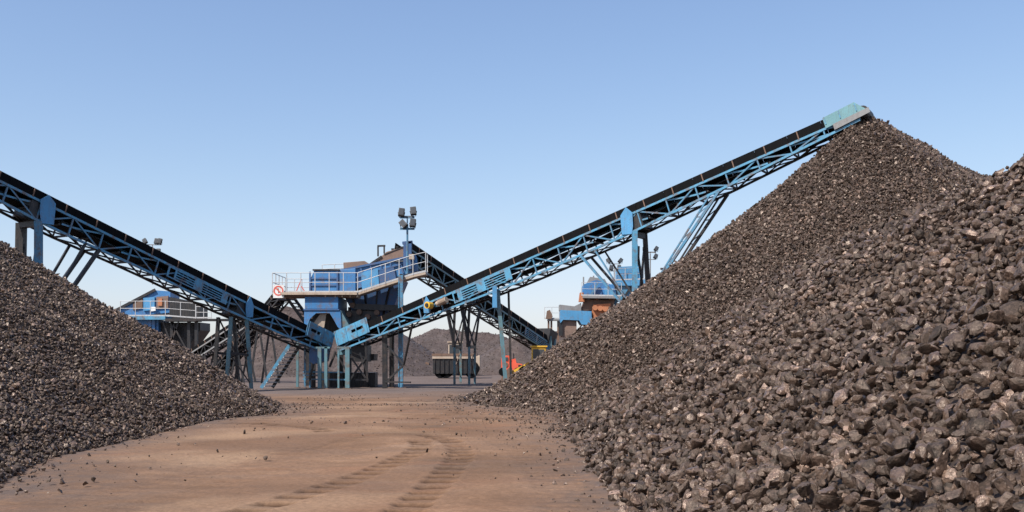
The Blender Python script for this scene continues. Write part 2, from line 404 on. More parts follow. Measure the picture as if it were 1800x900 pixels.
def sample(H, x0, x1, y0, y1, d, facing=True, minh=.0, jitter=.5, clipf=None):
    xs = np.arange(x0, x1, d); ys = np.arange(y0, y1, d); X, Y = np.meshgrid(xs, ys)
    X = X.ravel() + rng.uniform(-jitter, jitter, X.size) * d; Y = Y.ravel() + rng.uniform(-jitter, jitter, Y.size) * d
    Z = H(X, Y); e = .05
    nx = -(H(X + e, Y) - H(X - e, Y)) / (2 * e); ny = -(H(X, Y + e) - H(X, Y - e)) / (2 * e)
    n = np.stack([nx, ny, np.ones_like(nx)], -1); n /= np.linalg.norm(n, axis=1)[:, None]
    p = np.stack([X, Y, Z], -1)
    ok = Z > minh
    if facing: ok &= ((np.array([0, 0, 1.7]) - p) * n).sum(1) / np.linalg.norm(p, axis=1) > -.12
    ok &= (np.abs(X) < Y * .60 + 3)
    if clipf is not None: ok &= clipf(X, Y, Z)
    return p[ok], n[ok]
def skirt(H, x0, x1, y0, y1, n, reach, other=None):
    """loose stones on the dirt just beyond the foot of the heap"""
    X = rng.uniform(x0, x1, n); Y = rng.uniform(y0, y1, n); h = H(X, Y)
    pr = np.exp(-np.clip(-h, 0, None) / reach); ok = (h < .02) & (rng.random(n) < pr) & (Y > 6)
    return np.stack([X[ok], Y[ok], np.zeros(ok.sum())], -1)
def combine(parts):
    VV, TT, TN = [], [], []; off = 0
    for V, T, t in parts: VV.append(V); TT.append(T + off); TN.append(t); off += len(V)
    return np.concatenate(VV), np.concatenate(TT), np.concatenate(TN)
def heap(name, label, H, box, bands, sk, hide=None):
    V0 = surface(H, *box, .35 if box[3] > 45 else .2, .05)
    sets = []
    for (y0, y1, d, smin, smax, var, fac) in bands:
        for rep in range(abs(fac)):
            p, n = sample(H, box[0], box[1], y0, y1, d, clipf=hide)
            s = np.clip(rng.lognormal(math.log(smin), .36, len(p)), smin * .45, smax)
            sets.append((p + n * (s * (rng.uniform(-.25, .6, len(p)) if fac > 0 else rng.uniform(-.5, 0, len(p))))[:, None] - (0 if rep == 0 else .01), s, var))
    for (n, reach, smin, smax, var, yr) in sk:
        p = skirt(H, box[0], box[1], yr[0], yr[1], n, reach); s = np.clip(rng.lognormal(math.log(smin), .45, len(p)), .02, smax)
        p[:, 2] = s * .18
        sets.append((p, s, var))
    V, T, t = combine([V0, stones(sets)])
    o = bpy.data.objects.new(name, mesh_np(name, V, T, t, 'coal')); COL.objects.link(o)
    tag(o, label, 'coal heap', 'coal heaps beside the dirt yard', 'stuff')
    print(name, len(T)); return o
hide_cone = lambda X, Y, Z: (Z > H_near(X, Y) - .12)
hide_near = lambda X, Y, Z: (Z > H_cone(X, Y) - .12)
heap('coal_heap', 'tall conical coal heap under the head of the right conveyor', H_cone, (-3, 36, 23, 66),
     [(23, 34, .08, .105, .2, LOWP, 2), (34, 66, .088, .118, .24, LOWP, 2)],
     [(14000, .2, .08, .16, LOWP, (24, 46)), (9000, .9, .06, .12, LOWP, (24, 44))], hide_cone)
heap('coal_heap', 'near lumpy coal heap filling the right foreground, with the largest stones', H_near, (-1.5, 16, 3, 36),
     [(3, 11, .094, .118, .20, HIGP, 1), (3, 11, .08, .07, .12, MIDP, -1), (11, 18, .095, .118, .21, MEDP, 1), (11, 18, .09, .075, .13, LOWP, -1), (18, 36, .10, .135, .28, LOWP, 2)],
     [(16000, .16, .06, .16, MIDP, (7, 32)), (14000, .5, .035, .09, LOWP, (7, 32))], hide_near)
heap('coal_heap', 'long coal heap on the left side, below the rising left conveyor', H_left, (-30, -4, 8, 45),
     [(8, 20, .06, .070, .14, MIDP, 2), (20, 30, .066, .080, .16, LOWP, 2), (30, 45, .078, .098, .2, LOWP, 2)],
     [(20000, .16, .06, .11, LOWP, (9, 40)), (4000, .4, .035, .08, LOWP, (9, 40))])

# big individual lumps of the near heap, and loose lumps on the dirt
BIG = []
for i, (V, T) in enumerate(HIGP):
    me = mesh_np('coal_lump', V * .5, T, np.full(len(T), rng.uniform(.15, .8)), 'coal')
    BIG.append(me)
def lump(p, s, label, group):
    o = bpy.data.objects.new('coal_lump', BIG[rng.integers(len(BIG))]); COL.objects.link(o)
    o.location = p; o.scale = (s * rng.uniform(.85, 1.1), s * rng.uniform(.8, 1.05), s * rng.uniform(.75, 1))
    o.rotation_euler = rng.uniform(0, 6.28, 3); tag(o, label, 'coal lump', group); return o
p, n = sample(H_near, .5, 11, 6.6, 15.5, .1)
scr = np.stack([900 + F * p[:, 0] / p[:, 1], 630 - F * (p[:, 2] - 1.7) / p[:, 1]], -1)
ok = (scr[:, 0] < 1790) & (scr[:, 1] < 890) & (p[:, 2] > .15)
p, n = p[ok], n[ok]; order = rng.permutation(len(p)); chosen = []
for i in order:
    if all((p[i][0] - c[0]) ** 2 + (p[i][1] - c[1]) ** 2 > .085 for c, _ in chosen): chosen.append((p[i], n[i]))
    if len(chosen) >= 235: break
for c, nn in chosen:
    s = float(np.clip(rng.lognormal(math.log(.17), .15), .13, .225))
    lump(Vector(c) + Vector(nn) * s * .12, s, 'one of the largest coal lumps bedded in the near right heap', 'largest coal lumps of the near right heap')
for k in range(46):
    for _ in range(60):
        x = rng.uniform(-7, 2.6); y = rng.uniform(10, 36); h = max(H_near(np.array([x]), np.array([y]))[0], H_cone(np.array([x]), np.array([y]))[0])
        hl = H_left(np.array([x]), np.array([y]))[0]
        if max(h, hl) < -.05 and rng.random() < math.exp(h / (.35 if y > 20 else .15)): break
    s = float(np.clip(rng.lognormal(math.log(.12), .3), .07, .22))
    lump((x, y, s * .2), s, 'loose coal lump lying alone on the dirt beyond the foot of the heaps', 'loose coal lumps on the dirt')

X = rng.uniform(-9, 4, 60000); Y = rng.uniform(16, 50, 60000)
den = np.clip(lumpy(X, Y * 2.2, .5, .5, 31) + .12, 0, 1) * np.exp(-((Y - 33) / 9) ** 2) + .004
ok = (rng.random(len(X)) < den * .5) & (H_near(X, Y) < 0) & (H_cone(X, Y) < 0) & (H_left(X, Y) < 0); X, Y = X[ok], Y[ok]
sz = np.clip(rng.lognormal(math.log(.035), .5, len(X)), .015, .12)
g = stones([(np.stack([X, Y, sz * .15 + .01], -1), sz, LOWP)])
go = bpy.data.objects.new('gravel', mesh_np('gravel', *g, 'coal')); COL.objects.link(go)
tag(go, 'fine coal crumbs scattered across the middle of the dirt yard', 'gravel', None, 'stuff')

# ------------------------------------------------------------------ distant heaps
def far_heap(label, a, b, t, pad, seed, mat='coal_far', d=.5):
    H = lambda X, Y: seg(X, Y, a, b, t) + lumpy(X, Y, .12, .6, seed) + lumpy(X, Y, .05, 4, seed + 1)
    r = max(a[2], b[2]) / t + pad
    V, T, tn = surface(H, min(a[0], b[0]) - r, max(a[0], b[0]) + r, min(a[1], b[1]) - r, max(a[1], b[1]) + r, d, 0)
    p, n = sample(H, min(a[0], b[0]) - r, max(a[0], b[0]) + r, min(a[1], b[1]) - r, max(a[1], b[1]) + r, .32)
    S = stones([(p, rng.uniform(.1, .26, len(p)), LOWP)])
    V, T, tn = combine([(V, T, tn), S])
    o = bpy.data.objects.new('coal_heap', mesh_np('coal_heap', V, T, tn, mat)); COL.objects.link(o)
    tag(o, label, 'coal heap', 'coal heaps beyond the plant', 'stuff')
def at(x, y, Y): v = P(x, y, Y); return (v.x, v.y, v.z)
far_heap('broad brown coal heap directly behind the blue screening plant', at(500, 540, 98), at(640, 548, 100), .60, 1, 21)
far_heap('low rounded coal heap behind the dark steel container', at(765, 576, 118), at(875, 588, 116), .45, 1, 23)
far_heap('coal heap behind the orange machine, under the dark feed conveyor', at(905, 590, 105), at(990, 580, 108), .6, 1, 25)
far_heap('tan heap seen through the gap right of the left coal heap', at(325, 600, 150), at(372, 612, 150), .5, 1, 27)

# ------------------------------------------------------------------ conveyors
def tread_bars(mb, a, b, w_, n): pass
class Conv:
    def __init__(s, root, P0, P1, away, W):
        s.root = root; s.P0 = Vector(P0); s.P1 = Vector(P1); d = s.P1 - s.P0; s.L = d.length; s.u = d.normalized()
        hz = Vector((d.x, d.y, 0)).normalized(); v = Vector((hz.y, -hz.x, 0))
        if v.dot(Vector(away)) < 0: v = -v
        s.v = v; s.W = W; n = s.u.cross(v).normalized(); s.n = n if n.z > 0 else -n
    def c(s, t, off, d): return s.P0 + s.u * (t * s.L) + s.v * off - s.n * d
    def s_at(s, px):            # parameter of the point of the near line seen at picture column px
        k = (px - 900) / F; D = s.P1 - s.P0
        return (k * s.P0.y - s.P0.x) / (D.x - k * D.y)
def build_conveyor(root, P0, P1, away, W, prof, bays, mats, skirt=.36, top_d=.42, s0=0.0, s1=1.0, heavy=1.0, strap=True):
    c = Conv(root, P0, P1, away, W); chord, post, dark = mats
    D = lambda t: float(np.interp(t, [q[0] for q in prof], [q[1] for q in prof]))
    U = tuple(c.n)
    # belt and skirts
    mb = MB(); st = np.linspace(s0, s1, 40)
    for a, b in zip(st[:-1], st[1:]):                     # troughed carrying belt
        for (o0, d0), (o1, d1) in (((.06, .10), (.3 * W, .26)), ((.3 * W, .26), (.7 * W, .26)), ((.7 * W, .26), (W - .06, .10))):
            mb.prism([c.c(a, o0, d0), c.c(b, o0, d0), c.c(b, o1, d1), c.c(a, o1, d1)], -c.n * .018)
    mb.build('carrying_belt', 'rubber', root)
    for off in (0.0, W):
        mb = MB(); n_ = bays
        for i in range(n_):
            a = s0 + (s1 - s0) * i / n_; b = s0 + (s1 - s0) * (i + 1) / n_ - .0004
            mb.prism([c.c(a, off, 0), c.c(b, off, 0), c.c(b, off, skirt), c.c(a, off, skirt)], c.v * (.03 if off == 0 else -.03))
        mb.build('side_skirt', 'rubber', root)
    # return belt with sag between rollers
    mb = MB(); nb = bays * 3
    def rd(t):
        f = (t * bays / 2) % 1.0; return top_d + (D(t) - top_d) * .42 + .07 * math.sin(math.pi * f)
    ts = np.linspace(s0 + .015, s1 - .01, nb)
    for a, b in zip(ts[:-1], ts[1:]):
        mb.prism([c.c(a, .1, rd(a)), c.c(b, .1, rd(b)), c.c(b, W - .1, rd(b)), c.c(a, W - .1, rd(a))], -c.n * .02)
    mb.build('return_belt', 'rubber', root)
    # chords
    for off in (0.0, W):
        mb = MB(); ss = np.linspace(s0, s1, bays + 1)
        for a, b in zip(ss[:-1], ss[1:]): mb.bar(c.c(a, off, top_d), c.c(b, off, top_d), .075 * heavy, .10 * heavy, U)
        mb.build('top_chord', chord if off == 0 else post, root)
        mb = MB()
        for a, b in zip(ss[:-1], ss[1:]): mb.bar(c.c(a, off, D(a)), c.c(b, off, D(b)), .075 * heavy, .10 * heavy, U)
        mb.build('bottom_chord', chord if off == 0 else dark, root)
    ss = np.linspace(s0, s1, bays + 1)
    for off in (0.0, W):
        near = off == 0
        for i, a in enumerate(ss):
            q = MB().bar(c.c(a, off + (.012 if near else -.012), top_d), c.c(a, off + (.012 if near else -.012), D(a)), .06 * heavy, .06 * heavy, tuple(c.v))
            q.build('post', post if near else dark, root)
            if i < bays:
                b = ss[i + 1]; x = .03 if near else -.03
                lo, hi = (a, b) if (i % 2 == 0) else (b, a)
                MB().angle(c.c(lo, off + x, D(lo)), c.c(hi, off + x, top_d), .065 * heavy, .014, tuple(c.v)).build('brace', post if near else dark, root)
    for i, a in enumerate(ss):
        MB().bar(c.c(a, .05, D(a)), c.c(a, W - .05, D(a)), .07, .07, U).build('cross_beam', dark, root)
        if strap and i < bays and i % 2 == 0:   # curved idler guards
            b = ss[i + 1]; mb = MB(); K = 6
            pts = [c.c(a + (b - a) * k / K * 1.25, .09, top_d + .05 + (D(a) - top_d) * .55 * (math.sin(k / K * 1.2))) for k in range(K + 1)]
            for p_, q_ in zip(pts[:-1], pts[1:]): mb.bar(p_, q_, .03, .075, U)
            mb.build('roller_guard', chord, root)
    mb = MB()
    for i in range(bays):
        a, b = ss[i], ss[i + 1]
        mb.angle(c.c(a, .05, D(a) + .03), c.c(b, W - .05, D(b) + .03), .06, .012, U)
        mb.angle(c.c(a, W - .05, D(a) - .03), c.c(b, .05, D(b) - .03), .06, .012, U)
    mb.build('plan_bracing', dark, root)
    # idler brackets: small rusty ticks on the skirt
    for i in range(0, bays):
        a = ss[i] + .3 / bays
        mb = MB().bar(c.c(a, -.03, .02), c.c(a, -.03, skirt + .03), .05, .035, tuple(c.v)); mb.build('idler_bracket', 'rust', root)
        rr = MB(); rr.tube(c.c(a, .12, rd(a) + .08), c.c(a, W - .12, rd(a) + .08), .05, 8); rr.build('return_roller', dark, root)
    c.D = D; c.top_d = top_d; return c
def guard_panel(c, s0, s1, d0, d1, mat, layout, off=-.07):
    """slotted guard: layout = list of (fraction0, fraction1, kind)"""
    mb = MB(); S = lambda f: s0 + (s1 - s0) * f; T = -c.v * .012
    def pl(f0, f1, a, b): mb.prism([c.c(S(f0), off, a), c.c(S(f1), off, a), c.c(S(f1), off, b), c.c(S(f0), off, b)], T)
    h = d1 - d0
    bk = MB().prism([c.c(S(.12), .12, d0), c.c(S(.95), .12, d0), c.c(S(.95), .12, d1), c.c(S(.12), .12, d1)], c.v * .03); fixnormals(bk.build('shade_backing', 'rubber', c.root))  # black sheet added behind the slots to stand in for interior shade
    pl(0, 1, d0, d0 + h * .12); pl(0, 1, d1 - h * .1, d1)
    for f0, f1, kind in layout:
        if kind == 'plate': pl(f0, f1, d0 + h * .12, d1 - h * .1)
        elif kind == 'slots':
            for k in range(3):
                y = d0 + h * (.255 + k * .215); pl(f0, f1, y, y + h * .085)
        elif kind == 'window':
            pl(f0, f0 + (f1 - f0) * .2, d0 + h * .12, d1 - h * .1); pl(f1 - (f1 - f0) * .2, f1, d0 + h * .12, d1 - h * .1)
    return fixnormals(mb.build('guard_panel', mat, c.root))
def gusset(c, s, mat, wdt=.62, up=.05, down=.15, box=True):
    p = c.c(s, -.075, 0); hz = Vector((c.u.x, c.u.y, 0)).normalized(); z = Vector((0, 0, 1))
    a = c.c(s, -.075, .20); b = c.c(s, -.075, c.D(s))
    top = c.c(s, 0, 0).z - up - .16; bot = b.z - down; x = p
    def q(dx, zz): v = p + hz * dx; v.z = zz; return v
    h = wdt / 2
    pts = [q(-h * .15, top + up + .12), q(h * .9, top - .12), q(h * 1.0, bot + .35), q(h * .8, bot), q(-h * .75, bot), q(-h * 1.0, top - .22)]
    o = fixnormals(MB().prism(pts, -c.v * .025).build('pivot_plate', mat, c.root, .004))
    if box:
        mb = MB(); mb.prism([c.c(s - .011, .02, c.top_d + .08), c.c(s + .016, .02, c.top_d + .08), c.c(s + .016, .02, c.D(s) - .04), c.c(s - .011, .02, c.D(s) - .04)], c.v * (c.W - .04))
        fixnormals(mb.build('cross_box', 'dark', c.root))
    for k in range(4):
        pass
    return o
def leg(root, p, q, mat, a=.18, name='leg', foot=True):
    o = MB().bar(p, q, a, a, (0, 1, 0)).build(name, mat, root)
    return o

# ---- right conveyor
RP0 = P(592, 590, 55.8); RP1 = P(1503, 185, 40.6)
rc = empty('conveyor', (RP0.x, RP0.y, 0), 'light blue lattice conveyor rising to the right onto the tall coal heap', 'conveyor', 'lattice conveyors')
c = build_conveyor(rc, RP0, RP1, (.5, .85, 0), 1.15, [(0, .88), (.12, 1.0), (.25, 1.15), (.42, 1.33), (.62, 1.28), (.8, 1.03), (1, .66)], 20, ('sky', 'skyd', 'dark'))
layout = [(0, .10, 'window'), (.10, .16, 'plate'), (.16, .42, 'slots'), (.42, .56, 'plate'), (.56, .90, 'slots'), (.90, 1, 'plate')]
guard_panel(c, c.s_at(792), c.s_at(893), .47, 1.05, 'sky', layout)
gusset(c, c.s_at(752), 'cyan', .5, .12, -.1, False); gusset(c, c.s_at(1103), 'cyan', .66)
# drive motor with gearbox on the near side
def drive(c, px, d, mat):
    s = c.s_at(px); p = c.c(s, -.12, d)
    g = MB().tube(p + c.v * .05, p - c.v * .32, .19, 16); gb = g.build('gearbox', mat, c.root, .01)
    MB().tube(p - c.v * .32, p - c.v * .36, .11, 12).build('shaft_cover', 'dark', gb)
    m = c.c(s + .032, -.3, d + .12)
    mo = MB().tube(m - c.u * .30, m + c.u * .25, .17, 14).build('motor', 'beige', c.root, .01)
    mb = MB()
    for k in range(6):
        q = m - c.u * (.22 - k * .08); mb.tube(q, q + c.u * .02, .195, 14)
    mb.build('cooling_fins', 'rust', mo)
    MB().tube(m - c.u * .42, m - c.u * .30, .13, 12).build('fan_cover', 'beige', mo)
drive(c, 754, .62, 'yellow')
# tail box with slot
def tail_box(c, s0, s1, mat, d0=-.25, d1=.62, off=-.09):
    mb = MB(); T = -c.v * .03
    def pl(f0, f1, a, b): mb.prism([c.c(s0 + (s1 - s0) * f0, off, a), c.c(s0 + (s1 - s0) * f1, off, a), c.c(s0 + (s1 - s0) * f1, off, b), c.c(s0 + (s1 - s0) * f0, off, b)], T)
    h = d1 - d0
    pl(0, 1, d0, d0 + h * .38); pl(0, 1, d0 + h * .58, d1); pl(0, .5, d0 + h * .38, d0 + h * .58); pl(.85, 1, d0 + h * .38, d0 + h * .58)
    mb.prism([c.c(s0, c.W + .09, d0), c.c(s1, c.W + .09, d0), c.c(s1, c.W + .09, d1), c.c(s0, c.W + .09, d1)], c.v * .03)
    mb.prism([c.c(s0, off, d0), c.c(s0, c.W + .09, d0), c.c(s0, c.W + .09, d1), c.c(s0, off, d1)], c.u * .03)
    o = fixnormals(mb.build('tail_box', mat, c.root))
    MB().tube(c.c(s0 + .022, .05, .3), c.c(s0 + .022, c.W - .05, .3), .24, 16).build('tail_pulley', 'dark', c.root)
    mb = MB(); 
    for t in np.linspace(s0 + .004, s1 - .004, 4): mb.bar(c.c(t, off - .05, d0 + .02), c.c(t, off - .05, d1 - .02), .05, .04, tuple(c.v))
    mb.build('stiffener', mat, o)
tail_box(c, -.002, .082, 'sky')
# head hood
def head(c, s0, s1, mat):
    mb = MB(); W = c.W; T = .02
    A = lambda s, o, d: c.c(s, o, d)
    lift0, lift1 = -.04, -.12
    for off in (-.1, W + .08):
        mb.prism([A(s0, off, lift0), A(s1, off, lift1), A(s1 + .012, off, .36), A(s0, off, .44)], c.v * T)
    mb.prism([A(s0, -.075, lift0), A(s1, -.075, lift1), A(s1, W + .075, lift1), A(s0, W + .075, lift0)], -c.n * T)
    o = fixnormals(mb.build('head_hood', mat, c.root))
    mb = MB()
    for t in (s0 + .002, (s0 + s1) / 2, s1): mb.bar(A(t, -.115, -.05), A(t, -.115, .28), .04, .03, tuple(c.v))
    mb.build('stiffener', 'sky', o)
    pu = MB().tube(A(s1 + .006, .05, .36), A(s1 + .006, W - .05, .36), .25, 18).build('head_pulley', 'dark', c.root)
    mb = MB().prism([A(s1 - .035, -.10, .40), A(s1 + .016, -.10, .34), A(s1 + .016, -.10, .56), A(s1 - .035, -.10, .66)], -c.v * .02)
    fixnormals(mb.build('bearing_plate', 'grey', c.root))
head(c, c.s_at(1447), 1.0, 'teal')
# supports
s = c.s_at(1103); a = c.c(s, -.02, c.D(s)); b = c.c(s, c.W, c.D(s))
pa = MB(); bot = Vector((a.x, a.y, 2.6)); leg(rc, a, bot, 'sky', .24)
bb = Vector((b.x + .35, b.y + .3, 2.4)); leg(rc, b, bb, 'dark', .22)
MB().bar(a + Vector((0, 0, -.15)), b + Vector((0, 0, -.15)), .2, .25).build('cross_beam', 'dark', rc)
MB().bar(a + Vector((.05, .05, -.4)), bb + Vector((-.1, -.1, .6)), .09).build('brace', 'dark', rc)
MB().bar(b + Vector((.0, .0, -.4)), bot + Vector((.1, .1, .6)), .09).build('brace', 'dark', rc)
for off in (0.0, c.W):
    m1 = 'skyd' if off == 0 else 'dark'
    s1 = c.s_at(1008); p1 = c.c(s1, off, c.D(s1) + .02); q1 = c.c(s, off, c.D(s)); q1.z = 3.6
    s2 = c.s_at(1252); p2 = c.c(s2, off, c.D(s2) + .02); p3 = c.c(s2 - .016, off, c.D(s2 - .016) + .02)
    MB().bar(p1, q1, .11).build('strut', m1, rc); MB().bar(p1 + c.u * .8, q1 + Vector((0, 0, .25)), .07).build('strut', m1, rc)
    q2 = q1 + Vector((.1, 0, .2)); 
    MB().bar(p2, q2, .12).build('strut', m1, rc); MB().bar(p3, q2 + Vector((0, 0, .1)), .07).build('strut', m1, rc)
    for k in range(1, 9):
        f = k / 10; A_ = p2.lerp(q2, f); B_ = p3.lerp(q2, f + (.05 if k % 2 else -.02)); MB().bar(A_, B_, .04).build('lacing_bar', m1, rc)
mb = MB(); f = .62
A_ = c.c(c.s_at(1252), 0, c.D(.78)).lerp(Vector((c.c(s, 0, 0).x, c.c(s, 0, 0).y, 3.8)), f); B_ = A_ + c.v * c.W
mb.bar(A_, B_, .09); mb.build('cross_beam', 'dark', rc)
# lower supports of the right conveyor
for px_, off, mt, a_ in ((661, .4, 'dark', .27), (862, .1, 'green', .2)):
    s = c.s_at(px_); p = c.c(s, off, c.D(s)); q = Vector((p.x + (.45 if px_ == 862 else 0), p.y + .1, 0)); leg(rc, p, q, mt, a_)
    nf = q; p = c.c(s, c.W, c.D(s)); q = Vector((nf.x + .25, nf.y + 1.0, 0)); leg(rc, p, q, 'dark', .12)
    MB().box((q.x - .3, q.y - .3, 0), (q.x + .3, q.y + .3, .04)).build('foot_plate', 'rust', rc)
s = c.s_at(862); p = c.c(s, 0, c.D(s)); MB().bar(p + Vector((-.1, -.12, .2)), p + Vector((-.1, -.12, -.9)), .24, .24).build('leg_sleeve', 'cyan', rc)
s6 = c.s_at(661); pz = c.c(s6, .4, c.D(s6)); s7 = c.s_at(712); py_ = c.c(s7, .4, c.D(s7))
MB().bar((pz.x + .15, pz.y, 2.4), (pz.x + 1.1, pz.y - .2, 1.35), .1).build('brace', 'dark', rc)
MB().bar((pz.x + 1.1, pz.y - .2, 1.35), (pz.x + .15, pz.y, .45), .1).build('brace', 'dark', rc)
MB().bar((pz.x + 1.1, pz.y - .2, 1.35), (py_.x - .1, py_.y, py_.z), .09).build('brace', 'dark', rc)
MB().bar((pz.x, pz.y, .38), (py_.x - .2, py_.y, .38), .08).build('tie_beam', 'dark', rc)
RC = c

# ---- left conveyor
LP0 = P(583, 593, 55.8); LP1 = Vector((-26, 31, 12.55))
lc = empty('conveyor', (LP0.x, LP0.y, 0), 'dark shaded lattice conveyor rising out of the left edge of the picture', 'conveyor', 'lattice conveyors')
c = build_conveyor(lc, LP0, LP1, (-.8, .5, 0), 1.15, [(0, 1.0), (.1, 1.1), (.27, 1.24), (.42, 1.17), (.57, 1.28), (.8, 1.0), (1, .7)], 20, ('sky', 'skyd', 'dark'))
guard_panel(c, c.s_at(404), c.s_at(300), .47, 1.02, 'sky', [(0, .10, 'plate'), (.10, .43, 'slots'), (.43, .57, 'plate'), (.57, .86, 'slots'), (.86, 1, 'window')])
gusset(c, c.s_at(437), 'cyan', .55, .15, 0, True); gusset(c, c.s_at(82), 'cyan', .72, .0, .1)
tail_box(c, -.002, .07, 'skyd')
s = c.s_at(83); a = c.c(s, 0, c.D(s)); b = c.c(s, c.W + .1, c.D(s))
leg(lc, a, Vector((a.x, a.y, 2)), 'skyd', .26); leg(lc, b, Vector((b.x - .1, b.y, 2)), 'dark', .34)
MB().bar(a + Vector((0, 0, -.1)), b + Vector((0, 0, -.1)), .3, .22).build('cross_beam', 'dark', lc)
MB().bar(a + Vector((0, 0, -.3)), Vector(((a.x + b.x) / 2, (a.y + b.y) / 2, a.z - 2.9)), .06).build('brace', 'dark', lc)
MB().bar(b + Vector((0, 0, -.3)), Vector(((a.x + b.x) / 2, (a.y + b.y) / 2, a.z - 2.9)), .06).build('brace', 'dark', lc)
for off in (0, c.W):
    s1 = c.s_at(188); p1 = c.c(s1, off, c.D(s1)); q1 = c.c(s, off, c.D(s)); q1.z = 2.6
    MB().bar(p1, q1, .15).build('strut', 'dark', lc); MB().bar(p1 + c.u * .7, q1 + Vector((0, 0, .5)), .1).build('strut', 'dark', lc)
    s2 = s + (s - s1); p2 = c.c(s2, off, c.D(s2)); MB().bar(p2, q1, .15).build('strut', 'dark', lc)
# A frame near the lower end
s = c.s_at(437); top = c.c(s, .1, c.D(s)); topb = c.c(s, c.W - .1, c.D(s))
for tp, dy in ((top, 0), (topb, 0)):
    l_ = tp + c.u * .75 + Vector((0, 0, -.25)); r_ = tp - c.u * .35
    m1 = 'green' if tp is top else 'dark'
    fl = Vector((l_.x - .25, l_.y, 0)); fr = Vector((r_.x + .25, r_.y, 0))
    leg(lc, l_, fl, m1, .17); leg(lc, r_, fr, m1, .17)
    MB().bar(l_.lerp(fl, .48), r_.lerp(fr, .5), .12).build('tie_beam', 'dark', lc)
    MB().bar(l_.lerp(fl, .48), fr + Vector((0, 0, .3)), .05).build('brace', 'dark', lc)
    MB().bar(l_, r_.lerp(fr, .5), .06).build('brace', 'dark', lc)
    for g in (fl, fr): MB().box((g.x - .25, g.y - .25, 0), (g.x + .25, g.y + .25, .03)).build('foot_plate', 'rust', lc)

# ---- dark feed conveyor bringing coal up to the plant from the right rear
FP0 = P(972, 596, 75); FP1 = P(722, 425, 57.2)
fc = empty('conveyor', (FP0.x, FP0.y, 0), 'dark feed conveyor sloping down to the right behind the light blue one', 'conveyor', 'lattice conveyors')
c = build_conveyor(fc, FP0, FP1, (-.9, .45, 0), 1.1, [(0, 1.15), (.5, 1.25), (1, 1.2)], 15, ('green', 'green', 'dark'), skirt=.4, top_d=.46, strap=False)
guard_panel(c, .03, .24, .5, 1.1, 'skyd', [(0, .08, 'plate'), (.08, .5, 'slots'), (.5, .55, 'plate'), (.55, .95, 'slots'), (.95, 1, 'plate')])
mb = MB(); mb.prism([c.c(-.01, -.3, -.5), c.c(.06, -.3, -.5), c.c(.05, -.1, .6), c.c(0, -.1, .6)], c.v * 1.7); fixnormals(mb.build('feed_hopper', 'dark', fc))
mb = MB()
for t in (0, .04): mb.bar(c.c(t, -.15, 0), Vector((c.c(t, -.15, 0).x, c.c(t, -.15, 0).y, 0)), .2)
mb.build('hopper_stand', 'green', fc)
# trestle
s = c.s_at(835); a = c.c(s + .05, 0, 1.2); b = c.c(s - .03, 0, 1.2)
for off in (0, c.W):
    a_, b_ = c.c(s + .09, off, 1.2), c.c(s - .05, off, 1.2)
    mid = MB()
    a2 = Vector((a_.x + .65, a_.y + .3, 2.45)); b2 = Vector((b_.x - .35, b_.y, 2.45))
    MB().bar(a_, a2, .17).build('leg', 'dark', fc); MB().bar(b_, b2, .14).build('leg', 'dark', fc)
    m2 = (a2 + b2) / 2; tm = (a_ + b_) / 2
    MB().bar(tm, Vector((m2.x - .3, m2.y, 2.45)), .17).build('leg', 'dark', fc)
    MB().bar(a_, b2, .08).build('brace', 'dark', fc); MB().bar(b_, a2, .08).build('brace', 'dark', fc)
    MB().bar(a2 - Vector((0, 0, 0)), b2, .2, .2).build('tie_beam', 'dark', fc)
    for q in (a2, b2):
        MB().bar(q, (q.x, q.y, 0), .15).build('leg', 'green', fc)
    MB().bar((a2.x, a2.y, 2.2), (b2.x, b2.y, .4), .05).build('brace', 'rust', fc); MB().bar((b2.x, b2.y, 2.2), (a2.x, a2.y, 1.0), .05).build('brace', 'rust', fc)

